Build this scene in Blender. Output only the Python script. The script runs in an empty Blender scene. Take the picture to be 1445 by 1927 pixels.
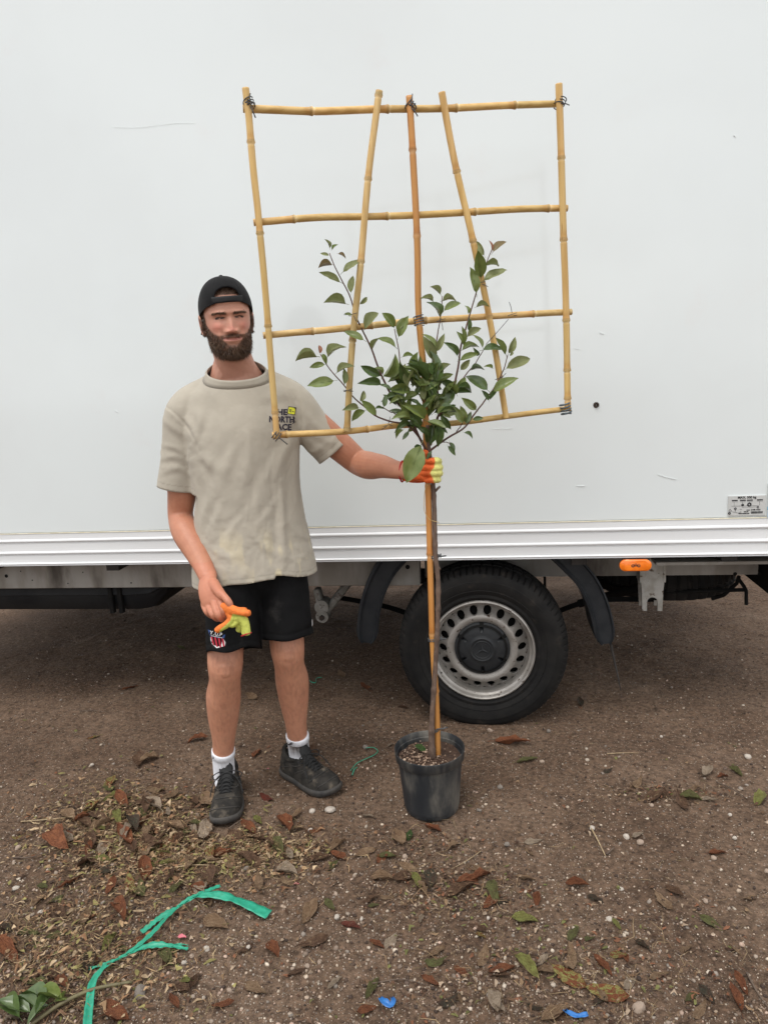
import bpy, math, random
import numpy as np
from mathutils import Vector, Matrix

SC = bpy.context.scene
COL = SC.collection
rng = np.random.default_rng(11)
random.seed(5)
PI = math.pi

# ------------------------------------------------------------------ camera
FPX, PITCH, ROLL, YAW, CAMH = 1339.865, 0.183419, -0.054865, 0.162805, 1.494806
_ca, _sa = math.cos(YAW), math.sin(YAW)
_F = np.array([-_sa*math.cos(PITCH), _ca*math.cos(PITCH), -math.sin(PITCH)])
_r0 = np.array([_ca, _sa, 0.0]); _u0 = np.cross(_r0, _F)
_R = math.cos(ROLL)*_r0 + math.sin(ROLL)*_u0
_U = -math.sin(ROLL)*_r0 + math.cos(ROLL)*_u0
CAM = np.array([0, 0, CAMH])
cam = bpy.data.cameras.new('camera'); cam_o = bpy.data.objects.new('camera', cam); COL.objects.link(cam_o)
cam.sensor_fit = 'HORIZONTAL'; cam.sensor_width = 36.0; cam.lens = 36.0*FPX/1445.0
cam.clip_start = 0.05; cam.clip_end = 500
cam_o.matrix_world = Matrix(((_R[0], _U[0], -_F[0], 0), (_R[1], _U[1], -_F[1], 0), (_R[2], _U[2], -_F[2], CAMH), (0, 0, 0, 1)))
SC.camera = cam_o

# ------------------------------------------------------------------ sky and sun (bright overcast)
SUN_EL, SUN_AZ = math.radians(66), math.radians(205)
w = bpy.data.worlds.new('World'); SC.world = w; w.use_nodes = True
nt = w.node_tree; nt.nodes.clear()
out = nt.nodes.new('ShaderNodeOutputWorld'); bg = nt.nodes.new('ShaderNodeBackground')
sky = nt.nodes.new('ShaderNodeTexSky'); sky.sky_type = 'NISHITA'; sky.sun_disc = False
sky.sun_elevation = SUN_EL; sky.sun_rotation = SUN_AZ; sky.dust_density = 2.0; sky.air_density = 1.0
tc = nt.nodes.new('ShaderNodeTexCoord'); mp = nt.nodes.new('ShaderNodeMapping'); mp.inputs['Scale'].default_value = (1.0, 1.0, 2.2)
nz = nt.nodes.new('ShaderNodeTexNoise'); nz.inputs['Scale'].default_value = 3.2; nz.inputs['Detail'].default_value = 7
rp = nt.nodes.new('ShaderNodeValToRGB')
rp.color_ramp.elements[0].position = .34; rp.color_ramp.elements[0].color = (5.6, 5.8, 6.0, 1)
_e = rp.color_ramp.elements.new(.56); _e.color = (8.2, 8.2, 8.15, 1)
rp.color_ramp.elements[2].position = .68; rp.color_ramp.elements[2].color = (13.0, 12.9, 12.6, 1)
mx = nt.nodes.new('ShaderNodeMix'); mx.data_type = 'RGBA'; mx.inputs[0].default_value = .86
L = nt.links.new
L(tc.outputs['Generated'], mp.inputs['Vector']); L(mp.outputs['Vector'], nz.inputs['Vector']); L(nz.outputs['Fac'], rp.inputs['Fac'])
L(sky.outputs['Color'], mx.inputs[6]); L(rp.outputs['Color'], mx.inputs[7]); L(mx.outputs[2], bg.inputs['Color'])
bg.inputs['Strength'].default_value = 0.10
L(bg.outputs['Background'], out.inputs['Surface'])
sun = bpy.data.lights.new('sun', 'SUN'); sun.energy = 1.1; sun.angle = math.radians(28); sun.color = (1, .975, .94)
sun_o = bpy.data.objects.new('sun', sun); COL.objects.link(sun_o)
# the sun stands behind the photographer; it shines along -d
_sd = Vector((math.sin(SUN_AZ)*math.cos(SUN_EL), math.cos(SUN_AZ)*math.cos(SUN_EL), math.sin(SUN_EL)))
sun_o.rotation_euler = (-_sd).to_track_quat('-Z', 'Y').to_euler()
sun_o.location = (0, -3, 8)

SC.view_settings.view_transform = 'Standard'; SC.view_settings.look = 'None'
SC.view_settings.exposure = 0.85; SC.view_settings.gamma = 1.0; SC.view_settings.use_curve_mapping = False
SC.render.engine = 'CYCLES'
SC.cycles.use_denoising = True
SC.cycles.max_bounces = 7; SC.cycles.diffuse_bounces = 4; SC.cycles.glossy_bounces = 3
SC.cycles.transmission_bounces = 3; SC.cycles.transparent_max_bounces = 4
SC.cycles.sample_clamp_indirect = 6

# ------------------------------------------------------------------ places: a pixel of the photo -> a point on a real plane
def _ray(px, py):
    return _F + _R*(px-722.5)/FPX - _U*(py-963.5)/FPX
def PY(px, py, Y):
    d = _ray(px, py); return CAM + d*(Y/d[1])
def PG(px, py, z=0.0):
    d = _ray(px, py); return CAM + d*((z-CAMH)/d[2])
def proj(P):
    d = np.asarray(P, float) - CAM; z = d@_F
    return np.stack([722.5+FPX*(d@_R)/z, 963.5-FPX*(d@_U)/z], -1)

# ------------------------------------------------------------------ mesh helpers
def nrm(v):
    v = np.asarray(v, float); return v/(np.linalg.norm(v, axis=-1, keepdims=True)+1e-12)

def make(name, v, f, m=None, parent=None, smooth=True, col=None, loc=None):
    me = bpy.data.meshes.new(name)
    v = np.asarray(v, np.float32)
    if isinstance(f, np.ndarray):
        k = f.shape[1]
        me.vertices.add(len(v)); me.vertices.foreach_set('co', v.ravel())
        me.loops.add(f.size); me.loops.foreach_set('vertex_index', f.astype(np.int32).ravel())
        me.polygons.add(len(f)); me.polygons.foreach_set('loop_start', np.arange(0, f.size, k, dtype=np.int32))
        me.update(calc_edges=True)
    else:
        me.from_pydata(v.tolist(), [], f); me.update()
    if smooth: me.polygons.foreach_set('use_smooth', [True]*len(me.polygons))
    if col is not None: setcol(me, col)
    if m is not None:
        for q in (m if isinstance(m, (list, tuple)) else [m]): me.materials.append(q)
    o = bpy.data.objects.new(name, me); COL.objects.link(o)
    if parent is not None: o.parent = parent
    if loc is not None: o.location = loc
    return o

def setcol(me, col):
    a = me.attributes.get('Col') or me.color_attributes.new('Col', 'FLOAT_COLOR', 'POINT')
    c = np.ones((len(me.vertices), 4), np.float32); c[:, :3] = col
    a.data.foreach_set('color', c.ravel())

def empty(name, loc=(0, 0, 0)):
    o = bpy.data.objects.new(name, None); o.empty_display_size = .1; COL.objects.link(o); o.location = loc; return o

def tag(o, label=None, cat=None, group=None, kind=None):
    if label: o['label'] = label
    if cat: o['category'] = cat
    if group: o['group'] = group
    if kind: o['kind'] = kind
    return o

def merge(*parts):
    vs, fs, b = [], [], 0
    for v, f in parts:
        v = np.asarray(v, float); vs.append(v); fs += [tuple(int(i)+b for i in q) for q in f]; b += len(v)
    return np.concatenate(vs), fs

def crom(pts, n):
    """Catmull-Rom resample of the rows of pts to n rows (chord-length parameter)"""
    p = np.asarray(pts, float)
    if len(p) == 2: return p[0]+(p[1]-p[0])*np.linspace(0, 1, n)[:, None]
    k = min(3, p.shape[1])
    t = np.r_[0, np.cumsum(np.linalg.norm(np.diff(p[:, :k], axis=0), axis=1)+1e-9)]
    m = np.gradient(p, t, axis=0)
    s = np.linspace(0, t[-1], n); i = np.clip(np.searchsorted(t, s, 'right')-1, 0, len(p)-2)
    h = (t[i+1]-t[i])[:, None]; u = ((s-t[i])[:, None])/h
    return ((2*u**3-3*u**2+1)*p[i]+(u**3-2*u**2+u)*h*m[i]+(-2*u**3+3*u**2)*p[i+1]+(u**3-u**2)*h*m[i+1])

def frames(p, side=None):
    t = nrm(np.gradient(p, axis=0)); n = np.zeros_like(p)
    a = np.array(side, float) if side is not None else (np.array([0, 0, 1.]) if abs(t[0, 2]) < .9 else np.array([1., 0, 0]))
    n[0] = nrm(a-t[0]*(a@t[0]))
    for i in range(1, len(p)): n[i] = nrm(n[i-1]-t[i]*(n[i-1]@t[i]))
    return t, n, np.cross(t, n)

def tube(p, r, n=10, cap=True, side=None, r2=None, round_end=0):
    """tube along p; r = radius along `side`, r2 = the other one"""
    p = np.asarray(p, float); r = np.broadcast_to(np.asarray(r, float), (len(p),)).copy()
    r2 = r if r2 is None else np.broadcast_to(np.asarray(r2, float), (len(p),)).copy()
    if round_end:
        t = nrm(np.gradient(p, axis=0)); ext = []
        for e, s in ((0, -1), (-1, 1)):
            q = [(p[e]+s*t[e]*max(r[e], r2[e])*math.sin(a)*round_end, r[e]*math.cos(a), r2[e]*math.cos(a)) for a in (.5, 1.0, 1.4)]
            ext.append(q)
        a, b = ext; a = a[::-1]
        p = np.array([x[0] for x in a]+list(p)+[x[0] for x in b])
        r = np.array([x[1] for x in a]+list(r)+[x[1] for x in b]); r2 = np.array([x[2] for x in a]+list(r2)+[x[2] for x in b])
    t, u, w_ = frames(p, side)
    th = np.linspace(0, 2*PI, n, endpoint=False)
    v = (p[:, None]+u[:, None]*(r[:, None]*np.cos(th))[..., None]+w_[:, None]*(r2[:, None]*np.sin(th))[..., None]).reshape(-1, 3)
    f = [(i*n+j, i*n+(j+1) % n, (i+1)*n+(j+1) % n, (i+1)*n+j) for i in range(len(p)-1) for j in range(n)]
    if cap: f += [tuple(range(n))[::-1], tuple((len(p)-1)*n+j for j in range(n))]
    return v, f

def box(lo, hi, bev=0.0):
    lo, hi = np.array(lo, float), np.array(hi, float)
    if bev <= 0:
        v = np.array([[(lo, hi)[i][0], (lo, hi)[j][1], (lo, hi)[k][2]] for i in (0, 1) for j in (0, 1) for k in (0, 1)])
        f = [(0, 1, 3, 2), (4, 6, 7, 5), (0, 4, 5, 1), (2, 3, 7, 6), (0, 2, 6, 4), (1, 5, 7, 3)]
        return v, f
    v = []; idx = {}
    for i in (0, 1):
        for j in (0, 1):
            for k in (0, 1):
                c = np.array([(lo, hi)[i][0], (lo, hi)[j][1], (lo, hi)[k][2]]); s = np.array([1-2*i, 1-2*j, 1-2*k])
                for ax in range(3):
                    o = c+s*bev; o[ax] = c[ax]; idx[i, j, k, ax] = len(v); v.append(o)
    f = []
    for ax in range(3):
        a, b = [x for x in range(3) if x != ax]
        for s in (0, 1):
            q = []
            for x, y in ((0, 0), (1, 0), (1, 1), (0, 1)):
                c = [0, 0, 0]; c[ax] = s; c[a] = x; c[b] = y; q.append(idx[c[0], c[1], c[2], ax])
            f.append(tuple(q if (s == 1) == (ax != 1) else q[::-1]))
        for x in (0, 1):
            for y in (0, 1):
                c0 = [0, 0, 0]; c1 = [0, 0, 0]; c0[a] = c1[a] = x; c0[b] = c1[b] = y; c1[ax] = 1
                f.append((idx[(*c0, a)], idx[(*c1, a)], idx[(*c1, b)], idx[(*c0, b)]))
    for i in (0, 1):
        for j in (0, 1):
            for k in (0, 1): f.append((idx[i, j, k, 0], idx[i, j, k, 1], idx[i, j, k, 2]))
    return np.array(v), f

def xf(vf, M):
    v, f = vf; M = np.array(M); return np.asarray(v)@M[:3, :3].T+M[:3, 3], f

def rot_to(d, up=(0, 0, 1)):
    """3x3 with local x along d, local z near up"""
    x = nrm(d); z = np.array(up, float); z = nrm(z-x*(z@x)); return np.stack([x, np.cross(z, x), z], 1)

def extrude_x(prof, x0, x1, closed=False):
    """profile points (y, z) extruded along x"""
    n = len(prof); v = [(x0, y, z) for y, z in prof]+[(x1, y, z) for y, z in prof]
    f = [(i, (i+1) % n, n+(i+1) % n, n+i) for i in range(n if closed else n-1)]
    if closed: f += [tuple(range(n))[::-1], tuple(range(n, 2*n))]
    return np.array(v), f

def prism(poly, h, M=None):
    """polygon (x,y) extruded z 0..h, optional 4x4"""
    n = len(poly); v = np.array([(x, y, 0) for x, y in poly]+[(x, y, h) for x, y in poly], float)
    f = [(i, (i+1) % n, n+(i+1) % n, n+i) for i in range(n)]+[tuple(range(n))[::-1], tuple(range(n, 2*n))]
    return xf((v, f), M) if M is not None else (v, f)

def lathe(prof, n=48, axis='z', cap=False):
    """profile rows (r, h)"""
    th = np.linspace(0, 2*PI, n, endpoint=False); v = []
    for r, h in prof:
        c, s = r*np.cos(th), r*np.sin(th); hh = np.full(n, h)
        v.append(np.stack([c, s, hh], 1) if axis == 'z' else np.stack([c, hh, s], 1))
    f = [(i*n+j, i*n+(j+1) % n, (i+1)*n+(j+1) % n, (i+1)*n+j) for i in range(len(prof)-1) for j in range(n)]
    if axis != 'z': f = [q[::-1] for q in f]
    return np.concatenate(v), f

# value noise on the plane / in space
def _h(ix, iy, iz, seed):
    n = (ix*374761393+iy*668265263+iz*2147483647+seed*1274126177) & 0xffffffff
    n = ((n ^ (n >> 13))*1274126177) & 0xffffffff
    return ((n ^ (n >> 16)) & 0xffff)/65535.0
def vnoise(p, seed=0):
    p = np.asarray(p, float); i = np.floor(p).astype(np.int64); u = p-i; u = u*u*(3-2*u); r = 0
    for a in (0, 1):
        for b in (0, 1):
            for c in (0, 1):
                wgt = (u[..., 0] if a else 1-u[..., 0])*(u[..., 1] if b else 1-u[..., 1])*(u[..., 2] if c else 1-u[..., 2])
                r = r+wgt*_h(i[..., 0]+a, i[..., 1]+b, i[..., 2]+c, seed)
    return r
def fbm(p, oct=4, seed=0):
    p = np.asarray(p, float); s = 0; a = .5
    for k in range(oct): s = s+a*(vnoise(p*2**k, seed+k)-.5); a *= .5
    return s
def sstep(a, b, x):
    t = np.clip((np.asarray(x, float)-a)/(b-a), 0, 1); return t*t*(3-2*t)

# ------------------------------------------------------------------ materials
def mat(name, c1, c2=None, sc=8, det=4, lo=.35, hi=.65, rough=.6, metal=0, bump=0, bsc=60, bd=4, coat=0, coatr=.1, spec=.5,
        attr=False, stretch=(1, 1, 1), sss=0, c3=None, sc3=30, lo3=.55, hi3=.7, trans=0, rvar=0, coords='Object', sheen=0, coatior=1.5):
    m = bpy.data.materials.new(name); m.use_nodes = True; t = m.node_tree; N, K = t.nodes, t.links.new
    b = N['Principled BSDF']; b.inputs['Roughness'].default_value = rough; b.inputs['Metallic'].default_value = metal
    b.inputs['Coat Weight'].default_value = coat; b.inputs['Coat Roughness'].default_value = coatr; b.inputs['Coat IOR'].default_value = coatior
    b.inputs['Specular IOR Level'].default_value = spec
    if sheen: b.inputs['Sheen Weight'].default_value = sheen
    if sss:
        b.inputs['Subsurface Weight'].default_value = sss; b.inputs['Subsurface Radius'].default_value = (.012, .005, .003); b.inputs['Subsurface Scale'].default_value = 1
    tc = N.new('ShaderNodeTexCoord'); mp = N.new('ShaderNodeMapping'); mp.inputs['Scale'].default_value = stretch
    K(tc.outputs[coords], mp.inputs['Vector'])
    def noise(s, d):
        n = N.new('ShaderNodeTexNoise'); n.inputs['Scale'].default_value = s; n.inputs['Detail'].default_value = d; n.inputs['Roughness'].default_value = .6
        K(mp.outputs['Vector'], n.inputs['Vector']); return n
    def mixc(fac, a, bb):
        x = N.new('ShaderNodeMix'); x.data_type = 'RGBA'
        for s, q in ((6, a), (7, bb)):
            if isinstance(q, tuple): x.inputs[s].default_value = (*q[:3], 1)
            else: K(q, x.inputs[s])
        K(fac, x.inputs[0]); return x.outputs[2]
    def ramp(src, a, bb):
        r = N.new('ShaderNodeMapRange'); r.interpolation_type = 'SMOOTHSTEP'
        r.inputs[1].default_value = a; r.inputs[2].default_value = bb; K(src, r.inputs[0]); return r.outputs[0]
    cur = None
    if c2 is not None:
        n1 = noise(sc, det); cur = mixc(ramp(n1.outputs['Fac'], lo, hi), tuple(c1), tuple(c2))
        if rvar:
            r = N.new('ShaderNodeMapRange'); r.inputs[3].default_value = rough-rvar; r.inputs[4].default_value = rough+rvar
            K(n1.outputs['Fac'], r.inputs[0]); K(r.outputs[0], b.inputs['Roughness'])
    if c3 is not None:
        n3 = noise(sc3, 5); cur = mixc(ramp(n3.outputs['Fac'], lo3, hi3), cur if cur is not None else tuple(c1), tuple(c3))
    if attr:
        at = N.new('ShaderNodeAttribute'); at.attribute_name = 'Col'
        if cur is None: cur = at.outputs['Color']
        else:
            x = N.new('ShaderNodeMix'); x.data_type = 'RGBA'; x.blend_type = 'MULTIPLY'; x.inputs[0].default_value = 1
            K(cur, x.inputs[6]); K(at.outputs['Color'], x.inputs[7]); cur = x.outputs[2]
    if cur is None: b.inputs['Base Color'].default_value = (*c1, 1)
    else: K(cur, b.inputs['Base Color'])
    if bump:
        nb = noise(bsc, bd); bp = N.new('ShaderNodeBump'); bp.inputs['Strength'].default_value = 1; bp.inputs['Distance'].default_value = bump
        K(nb.outputs['Fac'], bp.inputs['Height']); K(bp.outputs['Normal'], b.inputs['Normal'])
    if trans:
        b.inputs['Transmission Weight'].default_value = 0
        tr = N.new('ShaderNodeBsdfTranslucent'); mxs = N.new('ShaderNodeMixShader'); mxs.inputs[0].default_value = trans
        if cur is None: tr.inputs['Color'].default_value = (*c1, 1)
        else: K(cur, tr.inputs['Color'])
        K(b.outputs[0], mxs.inputs[1]); K(tr.outputs[0], mxs.inputs[2]); K(mxs.outputs[0], N['Material Output'].inputs['Surface'])
    return m
# ------------------------------------------------------------------ ground
def gz(x, y):
    x = np.asarray(x, float); y = np.asarray(y, float)
    p = np.stack([x, y, np.zeros_like(x)], -1)
    return .030*fbm(p*1.1, 3, 3)+.016*fbm(p*7, 3, 9)-.004

def dirt_mat():
    m = bpy.data.materials.new('dirt'); m.use_nodes = True; t = m.node_tree; N, K = t.nodes, t.links.new
    b = N['Principled BSDF']; b.inputs['Roughness'].default_value = .95; b.inputs['Specular IOR Level'].default_value = .2
    tc = N.new('ShaderNodeTexCoord')
    def noise(s, d, r=.6):
        n = N.new('ShaderNodeTexNoise'); n.inputs['Scale'].default_value = s; n.inputs['Detail'].default_value = d; n.inputs['Roughness'].default_value = r
        K(tc.outputs['Object'], n.inputs['Vector']); return n.outputs['Fac']
    def ramp(src, stops):
        r = N.new('ShaderNodeValToRGB'); e = r.color_ramp.elements
        while len(e) < len(stops): e.new(.5)
        for q, (pp, c) in zip(e, stops): q.position = pp; q.color = (*c, 1)
        K(src, r.inputs[0]); return r.outputs[0]
    def mix(f, a, c, mode='MIX'):
        x = N.new('ShaderNodeMix'); x.data_type = 'RGBA'; x.blend_type = mode
        if isinstance(f, float): x.inputs[0].default_value = f
        else: K(f, x.inputs[0])
        K(a, x.inputs[6])
        if isinstance(c, tuple): x.inputs[7].default_value = (*c, 1)
        else: K(c, x.inputs[7])
        return x.outputs[2]
    base = ramp(noise(1.7, 6), [(.30, (.100, .062, .041)), (.50, (.162, .106, .072)), (.70, (.226, .156, .110))])
    fine = ramp(noise(55, 8, .75), [(.33, (.35, .33, .31)), (.5, (.95, .94, .92)), (.66, (1.55, 1.5, 1.45))])
    c = mix(1.0, base, fine, 'MULTIPLY')
    grit = ramp(noise(240, 4, .7), [(.60, (0, 0, 0)), (.70, (1, 1, 1))])
    c = mix(grit, c, (.22, .175, .135))
    dark = ramp(noise(16, 6, .7), [(.58, (0, 0, 0)), (.72, (.75, .75, .75))])
    c = mix(dark, c, (.030, .018, .013))
    # tiny pale gravel chips
    vo = N.new('ShaderNodeTexVoronoi'); vo.inputs['Scale'].default_value = 150; K(tc.outputs['Object'], vo.inputs['Vector'])
    hs = N.new('ShaderNodeSeparateColor'); K(vo.outputs['Color'], hs.inputs[0])
    chip = N.new('ShaderNodeMath'); chip.operation = 'LESS_THAN'; K(vo.outputs['Distance'], chip.inputs[0]); chip.inputs[1].default_value = .30
    few = N.new('ShaderNodeMath'); few.operation = 'GREATER_THAN'; K(hs.outputs[0], few.inputs[0]); few.inputs[1].default_value = .80
    cm = N.new('ShaderNodeMath'); cm.operation = 'MULTIPLY'; K(chip.outputs[0], cm.inputs[0]); K(few.outputs[0], cm.inputs[1])
    c = mix(cm.outputs[0], c, (.34, .28, .22))
    K(c, b.inputs['Base Color'])
    hsum = N.new('ShaderNodeMath'); hsum.operation = 'ADD'; K(noise(75, 9, .75), hsum.inputs[0])
    h2 = N.new('ShaderNodeMath'); h2.operation = 'MULTIPLY'; K(cm.outputs[0], h2.inputs[0]); h2.inputs[1].default_value = .35; K(h2.outputs[0], hsum.inputs[1])
    bp = N.new('ShaderNodeBump'); bp.inputs['Distance'].default_value = .014; bp.inputs['Strength'].default_value = 1
    K(hsum.outputs[0], bp.inputs['Height']); K(bp.outputs['Normal'], b.inputs['Normal'])
    return m

def axis_lines(a, b, step, far):
    near = np.arange(a, b, step); o = [near[0]]; s = step
    while o[-1] > -far: s *= 1.35; o.append(o[-1]-s)
    q = [near[-1]]; s = step
    while q[-1] < far: s *= 1.35; q.append(q[-1]+s)
    return np.r_[np.array(o[1:])[::-1], near, np.array(q[1:])]
xs, ys = axis_lines(-2.9, 1.7, .014, 90), axis_lines(1.0, 4.9, .014, 90)
gx, gy = np.meshgrid(xs, ys); nx_, ny_ = len(xs), len(ys)
zz = gz(gx, gy); p3 = np.stack([gx, gy, 0*gx], -1)
inner = (np.abs(gx+.6) < 2.5) & (np.abs(gy-3) < 2.2)
zz = zz+np.where(inner, .014*fbm(p3*28, 3, 21), 0)
ii = (np.arange(ny_-1)[:, None]*nx_+np.arange(nx_-1)[None]).ravel()
GF = np.stack([ii, ii+1, ii+nx_+1, ii+nx_], 1)
ground = make('ground', np.stack([gx, gy, zz], -1).reshape(-1, 3), GF, dirt_mat())
tag(ground, 'brown compacted dirt ground with scattered gravel', kind='structure')

# ------------------------------------------------------------------ the truck
D, HB, HT = 2.8613, 0.7491, 0.1509
XL, XR = -3.55, 1.22
M_paint = mat('white_panel_paint', (.722, .770, .772), (.702, .745, .746), sc=1.3, rough=.42, coat=1.0, coatr=.11, coatior=1.5, c3=(.70, .70, .69), sc3=3.0, lo3=.62, hi3=.9)
M_alu = mat('white_rail_paint', (.78, .79, .795), (.74, .75, .755), sc=5, rough=.35, coat=.3, stretch=(.3, 3, 3))
M_seal = mat('yellowed_sealant', (.72, .68, .55), (.62, .57, .42), sc=30, rough=.6)
M_frame = mat('dusty_frame_paint', (.30, .285, .26), (.19, .17, .145), sc=7, rough=.55, c3=(.055, .045, .036), sc3=3.5, lo3=.56, hi3=.72, stretch=(1, 1, .35))
M_frame_dark = mat('dark_frame_paint', (.036, .031, .027), (.020, .017, .015), sc=9, rough=.7, bump=.001, bsc=120)
M_plastic = mat('black_moulded_plastic', (.012, .014, .017), (.020, .022, .025), sc=14, rough=.5, spec=.3, c3=(.055, .055, .053), sc3=38, lo3=.66, hi3=.78)
M_tank = mat('dusty_black_tank', (.005, .006, .008), (.013, .014, .015), sc=6, rough=.55, spec=.25)
M_rubber = mat('tyre_rubber', (.0085, .0082, .0082), (.015, .014, .013), sc=11, rough=.8, spec=.22, c3=(.034, .028, .023), sc3=26, lo3=.56, hi3=.82)
M_steel = mat('worn_steel_rim', (.37, .35, .325), (.26, .24, .215), sc=9, rough=.42, metal=.35, c3=(.060, .036, .024), sc3=48, lo3=.60, hi3=.68, bump=.0006, bsc=90)
M_hub = mat('grey_hub_plastic', (.017, .0185, .0205), (.024, .0255, .027), sc=20, rough=.5, spec=.3)
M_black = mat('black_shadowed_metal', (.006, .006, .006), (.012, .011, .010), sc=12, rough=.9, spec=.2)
M_bracket = mat('chipped_grey_bracket', (.42, .41, .385), (.30, .285, .25), sc=16, rough=.5, c3=(.085, .05, .03), sc3=34, lo3=.60, hi3=.68)
M_amber = mat('amber_reflector', (.95, .22, .008), (.85, .17, .005), sc=40, rough=.25, coat=.6, spec=.6)
M_ink = mat('black_print', (.018, .018, .02), rough=.6)
M_label = mat('silver_label', (.56, .565, .55), (.50, .505, .49), sc=40, rough=.45)
M_blue = mat('blue_print', (.03, .28, .52), (.06, .40, .62), sc=60, rough=.5)
M_rust = mat('rusty_hole', (.05, .032, .022), (.02, .015, .012), sc=60, rough=.8)
M_scratch = mat('grey_scuff', (.62, .65, .65), (.73, .765, .765), sc=30, rough=.6)

truck = empty('delivery_truck', (-.3, D+1.1, 0))
tag(truck, 'white box-bodied delivery truck parked behind the man', 'truck')
TI = Matrix.Translation((.3, -D-1.1, 0))
def tpart(name, vf, m, parent=None, smooth=False, col=None, auto=True):
    o = make(name, vf[0], vf[1], m, parent or truck, smooth, col)
    if parent is None: o.matrix_parent_inverse = TI
    if smooth and auto:
        o.data.polygons.foreach_set('use_smooth', [True]*len(o.data.polygons))
        try: o.data.set_sharp_from_angle(angle=math.radians(38))
        except Exception: pass
    return o

cargo = tpart('cargo_box', box((XL, D, HB+HT-.01), (XR, D+2.15, 3.16), .012), M_paint)
# a faint unevenness of the sheet so that its mirror image is not laboratory-flat
cv = []
gxs = np.linspace(XL+.014, XR-.014, 90); gzs = np.linspace(HB+HT+.004, 3.145, 50)
A, B_ = np.meshgrid(gxs, gzs)
wav = .0016*fbm(np.stack([A*1.3, B_*1.3, 0*A], -1), 2, 5)
sv = np.stack([A, np.full_like(A, D-.004)+wav, B_], -1).reshape(-1, 3)
k_ = (np.arange(49)[:, None]*90+np.arange(89)[None]).ravel()
skin_ = tpart('side_panel', (sv, np.stack([k_, k_+1, k_+91, k_+90], 1)), M_paint, smooth=True, auto=False)
# lower rail: extruded profile with three rounded ribs
def rz(fr): return HB+HT*(1-fr)
def rib(f0, f1, h=.006):
    out = []
    for a in np.linspace(0, 1, 6): out.append((D-.006-h*math.sin(PI*min(1, a*1.0))**.6, rz(f0+(f1-f0)*a)))
    return out
prof = [(D+.03, rz(.012)), (D-.006, rz(.012))]
for f0, f1 in ((.185, .285), (.555, .655)):
    prof += [(D-.006, rz(f0-.02))]+rib(f0, f1)+[(D-.003, rz(f1+.004)), (D-.003, rz(f1+.030)), (D-.006, rz(f1+.034))]
prof += [(D-.006, rz(.90))]+rib(.905, .965, .007)+[(D-.008, HB), (D+.04, HB)]
rail = tpart('lower_rail', extrude_x(prof, XL, XR), M_alu)
tpart('sealant_bead', tube(np.stack([np.linspace(XL, XR, 120), np.full(120, D-.0055), rz(.006)+.0012*fbm(np.stack([np.linspace(0, 60, 120)]*3, -1), 2, 3)], -1), .0026, 6), M_seal, smooth=True)
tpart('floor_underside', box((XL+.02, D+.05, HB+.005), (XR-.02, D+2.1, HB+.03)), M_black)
# underfloor beams and frame rail
for xb in (-3.0, -2.4, -1.75, -1.1, .32, .9):
    tpart('cross_beam', box((xb-.03, D+.06, HB-.045), (xb+.03, D+2.05, HB+.003)), M_frame_dark)
RY = D+.34
def rail_c(y, s, x0, x1):
    return extrude_x([(y+s*.07, .735), (y, .735), (y, .575), (y+s*.07, .575), (y+s*.07, .582), (y+s*.008, .582), (y+s*.008, .728), (y+s*.07, .728)], x0, x1, True)
fr = tpart('frame_rail', rail_c(RY, 1, PY(800, 1080, RY)[0], 1.105), M_frame)
SY = D+.15; sz0 = PY(150, 1107, SY)[2]; fr2 = tpart('side_rail', box((XL, SY, sz0), (PY(790, 1080, SY)[0], SY+.05, HB-.004), .003), M_frame)
tpart('frame_rail', rail_c(RY+1.2, -1, XL, 1.105), M_frame_dark)
def disc(c, r, n=20, axis='y', h=.004):
    return (lambda vf: (vf[0]+np.array(c), vf[1]))(merge(tube(np.array([[0, -h, 0], [0, h*.2, 0]]), r, n)))
for px, py, rr in ((12, 1084, .0085), (39, 1075, .003), (61, 1092, .003), (156, 1077, .003), (247, 1097, .0035), (128, 1098, .003), (767, 1067, .010), (1383, 1080, .008), (1429, 1080, .008)):
    y_ = RY if px > 800 else SY; c = PY(px, py, y_); tpart('rail_hole', disc((c[0], y_+.0015, c[2]), rr, h=.003), M_black, fr if px > 800 else fr2)
# outer side-guard lip above the rail at the tail
tpart('tail_flange', box((.62, D+.05, .700), (1.205, D+.30, .712)), M_frame)
tpart('tail_plate', box((1.125, D+.16, .50), (1.20, D+.9, .742), .01), M_black)
# black tank under the floor
tx0, tx1 = XL, PY(322, 1120, D+.20)[0]-.03
tp = []
for t_ in np.linspace(0, 1, 26):
    x = tx0+(tx1-tx0)*t_; e = min(1, (1-t_)/.085); s_ = math.sin(math.acos(1-e)) if e < 1 else 1
    tp.append((x, .45+.55*s_))
rows = []
for x, s_ in tp:
    y0, z1, z0 = D+.20, .625, .625-.175*s_
    rows.append([(x, y0+.03, z1), (x, y0, z1-.03), (x, y0-.004, (z1*.55+z0*.45)), (x, y0+.01, (z1*.52+z0*.48)), (x, y0+.012, z0+.05), (x, y0+.035, z0+.012), (x, y0+.08, z0), (x, y0+.5, z0), (x, y0+.5, z1)])
rows = np.array(rows); nr = rows.shape[1]
tf = [(i*nr+j, i*nr+j+1, (i+1)*nr+j+1, (i+1)*nr+j) for i in range(len(rows)-1) for j in range(nr-1)]+[tuple((len(rows)-1)*nr+j for j in range(nr))[::-1]]
tank = tpart('underfloor_tank', (rows.reshape(-1, 3), tf), M_tank, smooth=True)
sx = PY(216, 1120, D+.19)[0]
tpart('tank_strap', merge(box((sx-.035, D+.186, .455), (sx-.013, D+.21, .62), .003), box((sx+.012, D+.186, .455), (sx+.034, D+.21, .62), .003)), M_black, tank)

WX, WZ = -.0857, .338
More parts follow.
